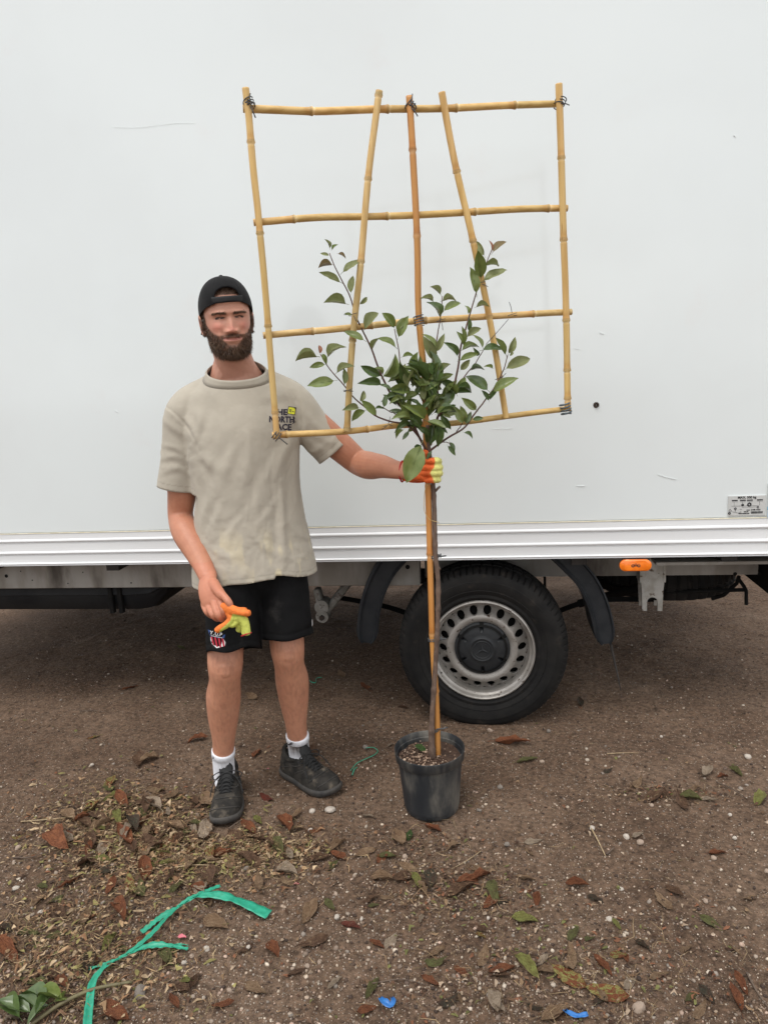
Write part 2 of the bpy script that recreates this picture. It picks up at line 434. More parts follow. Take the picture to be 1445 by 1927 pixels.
# added under the floor to block light from the far side: boxes, shaft, muffler
tpart('added_light_block_box', box((XL+.2, D+1.72, .26), (WX-.5, D+2.08, HB), .015), M_black)
tpart('added_light_block_box', box((WX+.5, D+1.72, .26), (XR-.06, D+2.08, HB), .015), M_black)
tpart('added_light_block_shaft', tube(np.array([[XL, D+1.07, .50], [WX-.2, D+1.07, .37]]), .045, 16), M_black, smooth=True)
tpart('added_light_block_silencer', tube(np.array([[-2.3, D+1.35, .50], [-1.5, D+1.35, .50]]), .12, 20, round_end=.3), M_black, smooth=True)
# ---- wheel
def wheel(name, wx, wy, s=1, spin=0.0, parent=None):
    wl = make(name, *merge(lathe([(.10, .02), (.19, .10), (.19, .19), (.05, .19)], 32, 'y')), M_black, truck, True)
    wl.matrix_parent_inverse = TI
    n = 400
    # outboard side at y=0, tread inwards to y=.225
    prof = [(.222, .012), (.226, .004), (.236, -.004), (.246, -.002), (.262, -.010), (.2635, -.0075), (.280, -.013), (.296, -.013), (.2975, -.0105), (.312, -.008), (.322, -.001), (.331, .010), (.3375, .024), (.341, .040), (.342, .058), (.333, .061), (.333, .070), (.343, .073), (.344, .104), (.335, .107), (.335, .116), (.344, .119), (.343, .150), (.333, .153), (.333, .162), (.341, .165), (.338, .195), (.322, .215), (.27, .228), (.222, .212)]
    prof = [(.222+(r_-.222)*1.17, y_) for r_, y_ in prof]
    v, f = lathe(prof, n, 'y'); v = v.reshape(len(prof), n, 3)
    k = np.arange(n) % 5 == 0
    for i in range(11, 15):
        g = np.where(k, .0065, 0); rr = np.linalg.norm(v[i][:, [0, 2]], axis=1); v[i][:, [0, 2]] *= ((rr-g)/rr)[:, None]
        v[i][:, 1] += np.where(k, .004 if i < 13 else 0, 0)
    k2 = np.arange(n) % 8 == 3
    for i in (17, 18, 21, 22):
        rr = np.linalg.norm(v[i][:, [0, 2]], axis=1); v[i][:, [0, 2]] *= ((rr-np.where(k2, .006, 0))/rr)[:, None]
    # flattened foot where it stands
    v = v.reshape(-1, 3)
    if s == 1: v[:, 2] = np.maximum(v[:, 2], -.343+0*v[:, 2]); 
    ty = make('tyre', v, f, M_rubber, wl, True); ty.data.set_sharp_from_angle(angle=math.radians(32))
    # rim: flange, barrel, pierced disc
    rim_prof = [(.225, .010), (.2215, -.001), (.2165, -.0035), (.2125, .000), (.2100, .012), (.2065, .020), (.2000, .024), (.1985, .040), (.1960, .058), (.1925, .066)]
    parts = [lathe(rim_prof, 96, 'y')]
    def ydisc(r):  # depth of the pressed disc over radius
        return np.interp(r, [.110, .118, .128, .140, .150, .158, .168, .180, .1925], [.046, .036, .027, .0235, .026, .034, .046, .057, .0665])
    nh, rc, hr = 18, .1685, .0178
    for q in range(nh):
        a0 = 2*PI*q/nh+.02+spin; hw, r0, r1 = PI/nh, .150, .1925; m_ = 24; vs = []
        th = np.linspace(0, 2*PI, m_, endpoint=False)
        for lev in range(4):
            for t_ in th:
                du, dr = math.cos(t_), math.sin(t_)
                hx, hy = du*hr*.92/rc, dr*hr
                # ray to the edge of the sector
                kx = hw/abs(hx) if abs(hx) > 1e-9 else 1e9
                ky = ((r1-rc) if hy > 0 else (rc-r0))/abs(hy) if abs(hy) > 1e-9 else 1e9
                kk = min(kx, ky); s_ = {0: 1.0, 1: 1.10, 2: kk}.get(lev, 1.0)
                A_, R_ = a0+hx*s_, rc+hy*s_
                yy = ydisc(R_)
                if lev == 0: yy += .003
                if lev == 3: yy += .016
                vs.append((R_*math.cos(A_), yy, R_*math.sin(A_)))
        fs = []
        for lo_, hi_ in ((0, 1), (1, 2), (3, 0)):
            fs += [(lo_*m_+j, lo_*m_+(j+1) % m_, hi_*m_+(j+1) % m_, hi_*m_+j) for j in range(m_)]
        parts.append((np.array(vs), [z[::-1] for z in fs]))
    parts.append(lathe([(r, float(ydisc(r))) for r in (.1500, .145, .140, .134, .128, .122, .118, .113, .108)], 96, 'y'))
    rm = make('rim', *merge(*parts), M_steel, wl, True); rm.data.set_sharp_from_angle(angle=math.radians(45))
    make('valve', *tube(np.array([[-.176, .035, -.105], [-.183, .012, -.110]]), .005, 8), M_black, rm)
    if s == 1:
        # hub cap with six slots and a three-pointed star
        def yh(r): return np.interp(r, [0, .044, .050, .058, .075, .108, .1165, .119], [.0125, .0125, .0105, .016, .0185, .027, .031, .040])
        rs = [.0005, .036, .038, .040, .044, .047, .050, .054, .058, .066, .075, .085, .095, .105, .1165, .119]
        nn = 144; th = np.linspace(0, 2*PI, nn, endpoint=False); V = []
        for r in rs:
            yy = np.full(nn, float(yh(r)))
            if abs(r-.038) < 1e-6: yy -= .0018
            d_ = np.abs(((th-PI/6*0+PI/6+PI/6) % (PI/3))-PI/6)*r
            if r >= .085: yy = yy+np.where(d_ < .0072, .0065, 0)+np.where((d_ < .005) & (r > .09), .012, 0)
            V.append(np.stack([r*np.cos(th), yy, r*np.sin(th)], 1))
        F_ = [(i*nn+j, (i+1)*nn+j, (i+1)*nn+(j+1) % nn, i*nn+(j+1) % nn) for i in range(len(rs)-1) for j in range(nn)]
        hc = make('hub_cap', np.concatenate(V), F_, M_hub, wl, True); hc.data.set_sharp_from_angle(angle=math.radians(30))
        sv_, sf_ = [], []
        tip, inn = .033, .0068
        ctr = (0, .0075, 0); ringp = []
        for q in range(6):
            a_ = PI/2+q*PI/3+.10; r_ = tip if q % 2 == 0 else inn
            ringp.append((r_*math.cos(a_), .0120, r_*math.sin(a_)))
        sv_ = [ctr]+ringp; sf_ = [(0, 1+(q+1) % 6, 1+q) for q in range(6)]
        make('star_emblem', np.array(sv_), sf_, M_hub, hc, False)
    wl.location = (wx, wy, WZ)
    if s == -1: wl.rotation_euler = (0, 0, PI)
    return wl
wheel('wheel', WX, D+.03)
wheel('wheel', WX, D+2.12, -1)
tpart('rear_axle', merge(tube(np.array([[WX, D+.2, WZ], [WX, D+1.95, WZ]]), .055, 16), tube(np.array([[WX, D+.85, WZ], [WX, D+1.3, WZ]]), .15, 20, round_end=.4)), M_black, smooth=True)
# spare wheel slung flat under the tail
sp_c = np.array([.80, D+.80, .515])
spv, spf = lathe([(.10, -.05), (.22, -.10), (.29, -.112), (.33, -.10), (.345, -.06), (.336, -.055), (.336, -.045), (.346, -.04), (.346, .04), (.336, .045), (.336, .055), (.345, .06), (.33, .10), (.22, .11)], 160)
spv = spv.reshape(14, 160, 3); kk_ = np.arange(160) % 4 == 0
for i in range(3, 12): spv[i][:, :2] *= np.where(kk_, .972, 1)[:, None]
tpart('spare_wheel', (spv.reshape(-1, 3)+sp_c, spf), M_rubber, smooth=True)
cb = PY(1405, 1115, D+.42)
def bar(name, pts, r, m=None, parent=None, n=10):
    return tpart(name, tube(np.array(pts, float), r, n), m or M_black, parent, smooth=True)
bar('spare_carrier', [PY(1340, 1127, D+.5), PY(1362, 1120, D+.46), PY(1386, 1098, D+.42), PY(1390, 1085, D+.40)], .0085)
bar('spare_carrier', [PY(1250, 1116, D+.48), PY(1330, 1112, D+.45), PY(1400, 1110, D+.42)], .009)
bar('spare_carrier', [PY(1390, 1090, D+.42), PY(1400, 1104, D+.42), PY(1404, 1112, D+.42), PY(1404, 1138, D+.42)], .008)
bar('brake_cable', [PY(1422, 1092, D+.4), PY(1426, 1100, D+.4), PY(1436, 1106, D+.4), PY(1448, 1106, D+.4)], .0035)
bar('tow_loop', [PY(1090, 1136, D+.6), PY(1150, 1120, D+.5), PY(1200, 1108, D+.45), PY(1250, 1100, D+.4)], .02)
bar('brake_cable', [PY(1023, 1066, D+.35), PY(1025, 1090, D+.35), PY(1025, 1112, D+.35)], .006)
# leaf spring with hanger brackets
ls = [PY(640, 1125, D+.36), PY(720, 1140, D+.36), np.array([WX, D+.36, .275]), PY(1120, 1130, D+.36), PY(1228, 1128, D+.34)]
lsp = crom(np.array(ls), 40)
tpart('leaf_spring', tube(lsp, .012, 4, side=(0, 0, 1), r2=.035), M_black)
# rear hanger: pressed steel arch
hx, hz = PY(1228, 1066, D+.24)[0], 0
def rr_arch(w0, w1, zt, zb, aw, ah):
    o = [(-w0, zt), (-w0*1.02, zt-.05), (-w1, zb+.10), (-w1*.92, zb), (-aw, zb)]
    o += [(-aw*math.cos(a), zb+ah-aw+aw*math.sin(a)) for a in np.linspace(0, PI, 9)]
    o += [(aw, zb), (w1*.92, zb), (w1, zb+.10), (w0*1.02, zt-.05), (w0, zt)]
    return o
hz_b = PY(1228, 1150, D+.235)[2]; arch = rr_arch(.056, .045, .715, hz_b, .022, .062)
Mh = np.array([[1, 0, 0, hx], [0, 0, 1, D+.235], [0, 1, 0, 0], [0, 0, 0, 1]], float)
vv, ff = prism(arch, .012, Mh)
vv2, ff2 = prism(arch, .012, Mh); vv2 = vv2+np.array([0, .075, 0])
side = merge(box((hx-.053, D+.232, .575), (hx-.043, D+.31, .70)), box((hx+.043, D+.232, .575), (hx+.053, D+.31, .70)))
tpart('spring_hanger', merge((vv, ff), (vv2, ff2), side), M_bracket)
bar('hanger_pin', [(hx-.03, D+.29, hz_b+.045), (hx+.03, D+.29, hz_b+.045)], .014)
# front hanger: forked arm with pin
c0, c1, c2 = PY(606, 1108, D+.29), PY(610, 1155, D+.29), PY(661, 1090, D+.31)
tpart('spring_bracket', merge(
    xf(box((-.004, -.03, -.016), (np.linalg.norm(c2-c1)*.92, .03, .016), .006), np.block([[rot_to(c2-c1), (c1+(c2-c1)*.10)[:, None]], [np.zeros((1, 3)), np.ones((1, 1))]])),
    xf(box((-.0, -.025, -.016), (.13, .025, .016), .006), np.block([[rot_to(PY(590, 1085, D+.29)-c1), c1[:, None]], [np.zeros((1, 3)), np.ones((1, 1))]])),
    tube(np.array([c1+(0, -.045, .0), c1+(0, .03, 0)]), .030, 20),
    tube(np.array([c1+(0, -.042, .045), c1+(0, .03, .045)]), .034, 16)), mat('grimy_bracket', (.26, .25, .23), (.16, .15, .13), sc=18, rough=.6, c3=(.06, .04, .03), sc3=34, lo3=.58, hi3=.68))
bar('bracket_bolt', [c1+np.array([0, -.056, -.004]), c1+np.array([0, -.03, -.004])], .013, M_rust, n=6)
bar('bracket_bolt', [c2+np.array([0, -.06, 0]), c2+np.array([0, -.02, 0])], .017, M_frame_dark, n=6)

# mudguards: bent plastic channel, wide face towards the road side
def mudguard(name, path, wid, depth, yb):
    p = crom(np.array([PY(x, y, yb) for x, y in path]), 30); t, n_, b_ = frames(p, (1, 0, .5))
    t = nrm(np.gradient(p, axis=0)); yv = np.array([0, 1., 0]); s_ = nrm(np.cross(yv, t)); rows = []
    for i in range(len(p)):
        e = 1.0 if i < 26 else math.sqrt(max(0, 1-((i-25)/4.6)**2)); e = max(e, .15); h_ = wid/2*e; s = s_[i]
        # cross-section: lip, face with a shallow rib, lip, then the tread plate going inwards
        pts = [p[i]-s*h_+yv*.018, p[i]-s*h_, p[i]-s*h_*.86-yv*.004, p[i]-s*h_*.70+yv*.006, p[i]+s*h_*.55+yv*.006, p[i]+s*h_*.74-yv*.004, p[i]+s*h_, p[i]+s*(h_+.004)+yv*.05, p[i]+s*(h_+.006)+yv*depth,
               p[i]+s*(h_-.002)+yv*depth, p[i]+s*h_*.92+yv*.02]
        rows.append(pts)
    rows = np.array(rows); n = rows.shape[1]
    f = [(i*n+j, i*n+(j+1) % n, (i+1)*n+(j+1) % n, (i+1)*n+j) for i in range(len(rows)-1) for j in range(n)]
    f += [tuple(range(n)), tuple((len(rows)-1)*n+j for j in range(n))[::-1]]
    return tpart(name, (rows.reshape(-1, 3), f), M_plastic, smooth=True)
mudguard('mudguard', [(752, 1040), (728, 1068), (708, 1105), (695, 1150), (690, 1200), (689, 1211)], .095, .24, D+.06)
mudguard('mudguard', [(1040, 1030), (1074, 1062), (1102, 1092), (1123, 1132), (1136, 1180), (1140, 1213)], .085, -.0+.20, D+.07)
bar('hanging_strap', [PY(1149, 1212, D+.10), PY(1156, 1245, D+.10), PY(1163, 1275, D+.09), PY(1168, 1300, D+.085)], np.array([.006, .005, .0035, .0015]), M_frame_dark)
# amber side marker
mc = PY(1195, 1063, D-.005)
def stadium(w_, h_, n=12):
    r = h_/2; x = w_/2-r
    return [(x+r*math.cos(a), r*math.sin(a)) for a in np.linspace(-PI/2, PI/2, n)]+[(-x+r*math.cos(a), r*math.sin(a)) for a in np.linspace(PI/2, 3*PI/2, n)]
def rounded_plate(w_, h_, th, c, bev=.004, mm=None):
    o = []
    for s_, y in ((1, .0), (1, -th+bev), (1-2*bev/h_, -th)): o.append([(c[0]+x*s_, c[1]+y, c[2]+z*s_) for x, z in stadium(w_, h_)])
    n = len(o[0]); v = [q for r in o for q in r]
    f = [(i*n+j, i*n+(j+1) % n, (i+1)*n+(j+1) % n, (i+1)*n+j) for i in range(2) for j in range(n)]+[tuple(2*n+j for j in range(n)), tuple(range(n))[::-1]]
    return np.array(v), f
ml = tpart('side_marker_light', rounded_plate(.122, .047, .014, mc), M_amber, smooth=True)
tpart('marker_bracket', box((mc[0]-.05, mc[1]+.001, mc[2]-.02), (mc[0]+.055, mc[1]+.012, .752)), M_frame_dark)
mk_ = []
for dx, dz, r_ in ((-.011, 0, .0055), (.011, 0, .0055), (0, .004, .004)):
    mk_.append(tube(np.array([[mc[0]+dx+r_*math.cos(a), mc[1]-.0142, mc[2]+dz+r_*math.sin(a)] for a in np.linspace(0, 2*PI, 13)]), .0011, 4))
mk_.append(box((mc[0]-.016, mc[1]-.0146, mc[2]-.002), (mc[0]+.016, mc[1]-.0138, mc[2]+.0005)))
tpart('moulded_mark', merge(*mk_), M_ink, ml)

# ---- writing and stickers on the panel
def text(name, s, size, c, m, parent, align='LEFT', yoff=0.0, rot=None, bold=0.0, extr=.0003):
    cu = bpy.data.curves.new(name, 'FONT'); cu.body = s; cu.size = size; cu.align_x = align; cu.extrude = extr; cu.offset = bold; cu.resolution_u = 3
    o = bpy.data.objects.new(name, cu); COL.objects.link(o)
    o.location = c; o.rotation_euler = rot if rot else (PI/2, 0, 0)
    bpy.context.view_layer.update()
    dg = bpy.context.evaluated_depsgraph_get(); me = bpy.data.meshes.new_from_object(o.evaluated_get(dg)); me.name = name
    mw = o.matrix_world.copy(); bpy.data.objects.remove(o)
    me.transform(mw); me.materials.clear(); me.materials.append(m)
    q = bpy.data.objects.new(name, me); COL.objects.link(q); q.parent = parent
    return q
PYS = D-.0075
s0, s1 = PY(1369, 970, PYS), PY(1441, 932, PYS)
st = tpart('load_sticker', box((s0[0], PYS-.0006, s0[2]-.001), (s1[0], PYS+.004, s1[2])), M_label)
sw, sh = s1[0]-s0[0], s1[2]-s0[2]
def SP(u, v_): return np.array([s0[0]+sw*u, PYS-.001, s0[2]+sh*v_])
def srect(u0, v0, u1, v1): return box(tuple(SP(u0, v0)-(0, .0002, 0)), tuple(SP(u1, v1)+(0, .0003, 0)))
text('lettering', 'MAX. 500 kg', sh*.165, SP(.5, .865), M_ink, st, 'CENTER', bold=.0004)
text('lettering', '2108 4733', sh*.105, SP(.62, .235), M_ink, st, bold=.0003)
pr = [srect(u, .745, u+.155, .805) for u in (.10, .315, .50, .77)]
pr += [srect(u, v_, u+w_, v_+.05) for u, v_, w_ in ((.50, .235, .035), (.545, .235, .04), (.43, .15, .06), (.50, .15, .05), (.29, .06, .09), (.39, .06, .12), (.52, .06, .06))]
pr += [srect(u, .70, u+.155, .708) for u in (.10, .315, .50, .77)]
pr += [srect(.09, .475, .82, .487), srect(.38, .41, .80, .418), srect(.16, .48, .165, .70), srect(.385, .48, .39, .70), srect(.57, .62, .575, .70), srect(.84, .49, .845, .70)]
xx = .62
for k in range(26):
    wv = random.choice((.005, .008, .012)); pr.append(srect(xx, .07, xx+wv, .19)); xx += wv+random.choice((.004, .006))
    if xx > .93: break
def sring(u, v_, r, r_in):
    c = SP(u, v_); a = np.linspace(0, 2*PI, 17)
    return tube(np.stack([c[0]+r*np.cos(a), np.full(17, c[1]-.0002), c[2]+r*np.sin(a)], -1), r_in, 4)
pr += [sring(.045, .115, .0035, .0018), sring(.39, .53, .0030, .0020), sring(.57, .55, .0055, .0026), sring(.20, .35, .0032, .0016), sring(.80, .40, .003, .0012)]
tri = np.array([SP(.06, .33), SP(.02, .22), SP(.11, .22), SP(.06, .33)]); pr.append(tube(tri-(0, .0002, 0), .0008, 4))
pr += [srect(.195, .20, .207, .32), tube(np.array([SP(.12, .19), SP(.28, .12), SP(.36, .17), SP(.34, .22)])-(0, .0002, 0), .0005, 4), srect(.32, .30, .37, .315)]
tpart('printed_marks', merge(*pr), M_ink, st)
b0, b1 = PY(1441.5, 975, PYS), PY(1452, 910, PYS)
bs = tpart('blue_sticker', box((b0[0]+.0015, PYS-.0006, b0[2]), (b0[0]+.13, PYS+.004, b1[2])), M_label)
bz = b1[2]-b0[2]
tpart('printed_marks', merge(*[box((b0[0]+.003+random.random()*.003, PYS-.0011, b1[2]-bz*a), (b0[0]+.125, PYS-.0008, b1[2]-bz*b)) for a, b in ((.10, .02), (.40, .15), (.62, .47), (.76, .66), (.98, .80))]), M_blue, bs)
# dent with a screw, scuffs and scratches
hc_ = PY(1122, 762, PYS)
dn = tpart('screw_dent', (lambda a: (a[0]+hc_, a[1]))(lathe([(.0115, .004), (.010, .0005), (.008, -.002), (.0055, -.0015), (.0045, .003), (.0001, .004)], 24, 'y')), M_rust, smooth=True)
def scuff(pts, r):
    p = crom(np.array([PY(x, y, D-.0052) for x, y in pts]), 24)
    rr = r*np.clip(.4+1.2*np.abs(np.sin(np.arange(24)*1.7)), .15, 1); tpart('scuff_mark', tube(p, rr, 4), M_scratch)
scuff([(213, 239), (262, 239), (300, 235), (332, 231), (366, 231)], .00035)
scuff([(1237, 893), (1250, 897), (1272, 902)], .0009)
scuff([(1084, 914), (1092, 915), (1100, 914)], .0012)
scuff([(1128, 626), (1136, 628)], .0010)
scuff([(925, 806), (945, 807), (965, 806)], .0006)
scuff([(1080, 655), (1090, 657)], .0006)
scuff([(1380, 254), (1384, 257)], .0012)
scuff([(216, 772), (222, 776)], .0012)
# ------------------------------------------------------------------ bamboo trellis held upright in front of the man
TK = .33
def PT(px, py, off=0.0):
    d = _ray(px, py); t = (2.28+TK*.26+off)/(d[1]-TK*d[0]); return CAM+d*t
TN = nrm(np.array([TK, -1.0, 0]))       # plane normal, towards the photographer
TX = nrm(np.array([1.0, TK, 0]))
M_bam_v = mat('bamboo_upright', (1, 1, 1), (.80, .74, .62), sc=1, stretch=(70, 70, 3), rough=.42, attr=True, c3=(.42, .26, .12), sc3=1.6, lo3=.64, hi3=.72, spec=.4)
M_bam_h = mat('bamboo_crosspiece', (1, 1, 1), (.80, .74, .62), sc=1, stretch=(3, 70, 70), rough=.42, attr=True, c3=(.42, .26, .12), sc3=1.6, lo3=.64, hi3=.72, spec=.4)
M_tie = mat('dark_binding_wire', (.030, .032, .036), (.075, .08, .085), sc=90, rough=.45)
M_tape = mat('blue_grey_tape', (.10, .125, .14), (.055, .07, .08), sc=60, rough=.5)
M_raffia = mat('raffia', (.62, .45, .2), (.5, .34, .13), sc=60, rough=.6)

trellis = empty('bamboo_trellis', tuple(PT(822, 1420)*[1, 1, 0]))
tag(trellis, 'bamboo cane trellis tied to the young tree in the black pot', 'trellis')
TRI = Matrix.Translation(-trellis.location)
def tr_part(name, vf, m, smooth=True, col=None):
    o = make(name, vf[0], vf[1], m, trellis, smooth, col); o.matrix_parent_inverse = TRI; return o

def cane(path, off, r, nodes, m, base, seed, taper=1.0):
    """bamboo cane: pixel path, radius, node positions as pixels along the longer axis"""
    P = np.array([PT(x, y, off) for x, y in path]); p = crom(P, 260)
    q = proj(p); ax = 0 if abs(path[-1][0]-path[0][0]) > abs(path[-1][1]-path[0][1]) else 1
    s = np.r_[0, np.cumsum(np.linalg.norm(np.diff(p, axis=0), axis=1))]
    rad = np.full(260, r)*np.linspace(1, taper, 260)
    c = np.tile(np.array(base, float), (260, 1))
    ns = sorted(float(np.interp(nd, q[:, ax], s)) if q[-1, ax] > q[0, ax] else float(np.interp(-nd, -q[:, ax], s)) for nd in nodes)
    # each internode has its own tint
    rg = np.random.default_rng(seed); tint = rg.uniform(-1, 1, len(ns)+1); seg = np.searchsorted(ns, s)
    c *= (1+.10*tint[seg])[:, None]; c[:, 0] *= 1+.05*rg.uniform(-1, 1, len(ns)+1)[seg]
    for k, a in enumerate(ns):
        d = s-a
        rad += r*(.13*np.exp(-(d/.0085)**2)+.14*np.exp(-((d-.002)/.0026)**2)-.20*np.exp(-((d-.0072)/.0022)**2))
        c = c+(np.array([.20, .20, .16])*np.exp(-((d-.0065)/.0035)**2)[:, None])
        c = c*(1-.42*np.exp(-((d+.002)/.003)**2))[:, None]
        c = c*(1-np.array([.14, .24, .36])*np.exp(-((d+.012)/.012)**2)[:, None])
    rad *= 1+.02*fbm(np.stack([s*30, 0*s, 0*s+seed], -1), 3, seed)
    bend = (fbm(np.stack([s*5, 0*s, 0*s+seed*3], -1), 2, seed)-0)*.004
    p = p+TX*bend[:, None]*(ax == 1)+np.array([0, 0, 1])*bend[:, None]*(ax == 0)
    v, f = tube(p, rad, 12, cap=True)
    cc = np.repeat(c, 12, 0)*(1+.10*fbm(v*np.array([40, 40, 9.]), 3, seed)[:, None])
    # cut ends are paler and fibrous
    for e in (slice(0, 12), slice(-12, None)): cc[e] = cc[e]*.8+np.array([.12, .08, .05])
    return tr_part('cane', (v, f), m, col=np.clip(cc, .01, 1))
GOLD, OLIVE, ORNG, PALE = (.64, .425, .165), (.59, .42, .18), (.53, .250, .072), (.67, .465, .205)
HO = .0205
cane([(457, 203), (590, 208), (730, 205), (860, 202), (970, 197), (1050, 195)], HO, .0112, [586, 729, 858, 968], M_bam_h, GOLD, 1, .9)
cane([(477, 418), (600, 409), (735, 406), (870, 400), (980, 393), (1067, 391)], HO, .0106, [553, 728, 893, 1031], M_bam_h, GOLD, 2)
cane([(495, 631), (600, 622), (790, 603), (920, 595), (1075, 587)], HO, .0102, [588, 699, 801, 1003], M_bam_h, PALE, 3)
cane([(512, 818), (650, 812), (745, 801), (850, 797), (950, 784), (1073, 768)], HO, .0102, [539, 691, 840], M_bam_h, GOLD, 4, .9)
cane([(462, 165), (468, 215), (475, 300), (489, 440), (505, 620), (521, 826)], 0, .0105, [266, 438, 613, 776], M_bam_v, GOLD, 5, .93)
cane([(1052, 157), (1056, 296), (1061, 455), (1065, 600), (1068, 773)], 0, .0108, [296, 450, 602, 696, 749], M_bam_v, GOLD, 6, .97)
cane([(713, 170), (704, 240), (693, 333), (680, 490), (663, 645), (652, 812)], 0, .0103, [178, 336, 491, 640, 806], M_bam_v, OLIVE, 7)
cane([(831, 173), (843, 240), (860, 322), (885, 430), (915, 570), (953, 787)], 0, .0106, [322, 452, 596], M_bam_v, GOLD, 8, .92)
cane([(770, 180), (776, 280), (784, 440), (788, 600), (797, 700), (804, 900), (809, 1040), (813, 1190), (821, 1330), (824, 1425)], -.002, .0102, [281, 442, 606, 745, 905, 1043, 1192, 1300], M_bam_v, ORNG, 9)

def wrap(px, py, tilt, turns=3, r=.0145, th=.0016, m=M_tie, off=HO/2, spread=.004, tails=((8, -22), (14, 26)), dy=.024):
    c = PT(px, py, off); a = np.linspace(0, 2*PI*turns, 26*turns)
    u = nrm(TX*math.cos(tilt)+np.array([0, 0, 1])*math.sin(tilt)); n2 = TN
    ax = np.cross(u, n2)
    p = c+u[None]*(np.cos(a)*r*1.05)[:, None]+n2[None]*(np.sin(a)*dy)[:, None]+ax[None]*((a/(2*PI*turns)-.5)*2*spread*turns)[:, None]
    parts = [tube(p, th, 6)]
    for tx, ty in tails:
        e0 = PT(px+tx*.15, py+ty*.15, -.012); e1 = PT(px+tx, py+ty, -.006); parts.append(tube(crom(np.array([e0, (e0+e1)/2+TN*.004, e1]), 8), th*1.1, 6))
    return tr_part('tie', merge(*parts), m)
wrap(469, 195, .35, 3, tails=((2, -20), (12, 26))); wrap(469, 198, -.6, 2, tails=())
wrap(772, 200, .7, 3, tails=((4, -24), (14, 18))); wrap(772, 202, -.6, 2, tails=())
wrap(1053, 193, -.45, 3, tails=((18, 4),))
wrap(521, 820, .75, 3, tails=((20, 16), (-4, -6)))
wrap(1064, 769, .2, 4, th=.003, m=M_tape, tails=(), spread=.005)
wrap(788, 603, .1, 4, th=.0017, m=M_tape, tails=())
for px, py in ((814, 1047), (815, 1203)): wrap(px+3, py, .03, 2, r=.0215, off=.004, tails=((22, -1),), th=.0022, dy=.017, spread=.003)
wrap(818, 1373, .3, 2, r=.019, off=.004, tails=((24, -4),), th=.0022, dy=.017, spread=.003)
def thin(px, py, tl): wrap(px, py, .15, 1, r=.0135, th=.0009, off=.0, tails=tl, dy=.013)
thin(665, 592, ((-18, 0), (6, 14))); thin(655, 735, ((-9, -1), (9, 1))); thin(730, 800, ((-12, 8), (4, -16))); thin(905, 533, ((13, 6),)); thin(940, 712, ((12, -10), (12, 14)))
thin(830, 603, ((3, 18),)); thin(964, 592, ((-6, -24), (-50, 56)))
tr_part('raffia_string', tube(crom(np.array([PT(808, 905, -.016), PT(801, 918, -.018), PT(798, 940, -.015), PT(799, 963, -.018), PT(808, 977, -.02), PT(826, 983, -.02)]), 30), .0011, 5), M_raffia)

# ------------------------------------------------------------------ young tree
M_bark = mat('smooth_bark', (.150, .098, .070), (.085, .054, .040), sc=60, rough=.75, bump=.0012, bsc=130, c3=(.20, .16, .13), sc3=90, lo3=.62, hi3=.72, stretch=(1, 1, .6))
M_twig = mat('red_brown_twig', (.115, .045, .036), (.085, .05, .035), sc=40, rough=.55)
LEAFM = {
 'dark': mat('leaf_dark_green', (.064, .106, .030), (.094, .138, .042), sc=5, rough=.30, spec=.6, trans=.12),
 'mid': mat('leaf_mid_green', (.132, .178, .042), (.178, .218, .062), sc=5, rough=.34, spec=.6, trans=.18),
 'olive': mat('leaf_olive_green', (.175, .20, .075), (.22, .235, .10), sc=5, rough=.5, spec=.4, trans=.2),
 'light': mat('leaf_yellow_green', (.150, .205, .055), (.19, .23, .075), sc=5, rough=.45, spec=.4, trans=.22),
 'red': mat('leaf_young_red', (.32, .115, .070), (.26, .12, .06), sc=5, rough=.45, spec=.4, trans=.2),
 'tan': mat('leaf_bronze', (.20, .135, .065), (.15, .125, .05), sc=5, rough=.45, spec=.4, trans=.15)}
def leaf_geo(seed, fold=.2, curl=.15, tipp=1.0):
    rg = np.random.default_rng(seed); nl, rows = 9, []
    for i in range(nl):
        t = i/(nl-1); wd = .5*(math.sin(PI*min(1, t**.85))**.75)*(1 if t < .8 else 1-.25*(t-.8)/.2); wd = max(wd, .004)
        zc = curl*(t-t*t*1.9)+.02*rg.uniform(-1, 1)
        for j, s in enumerate((-1, -.5, 0, .5, 1)):
            rows.append((t, s*wd*(1+.04*rg.uniform(-1, 1)), zc+fold*abs(s)*wd*1.2+.008*rg.uniform(-1, 1)-(.012 if j == 2 else 0)))
    v = np.array(rows); f = [(i*5+j, (i+1)*5+j, (i+1)*5+j+1, i*5+j+1) for i in range(nl-1) for j in range(4)]
    # stalk
    sv, sf = tube(np.array([[-.16, 0, -.03], [-.07, 0, .005], [.02, 0, 0], [.5, 0, zc*0+.01]]), np.array([.016, .014, .016, .008]), 4, cap=False)
    return merge((v, f), (sv, sf))
LEAFG = [leaf_geo(i, fo, cu) for i, (fo, cu) in enumerate(((.15, .10), (.45, .25), (.30, -.12), (.55, .35), (.22, .22), (.7, .1)))]
LEAFD = {}
def leaf_data(i, c):
    if (i, c) not in LEAFD:
        me = bpy.data.meshes.new('leaf'); me.from_pydata(LEAFG[i][0].tolist(), [], LEAFG[i][1]); me.update()
        me.polygons.foreach_set('use_smooth', [True]*len(me.polygons)); me.materials.append(LEAFM[c]); LEAFD[i, c] = me
    return LEAFD[i, c]
tree_base = PT(817, 1425)
tree = empty('young_tree', (tree_base[0], tree_base[1], .185))
tag(tree, 'slim young evergreen tree with glossy green leaves planted in black pot', 'tree')
TREI = Matrix.Translation(-tree.location)
def tree_part(name, vf, m): o = make(name, vf[0], vf[1], m, tree, True); o.matrix_parent_inverse = TREI; return o
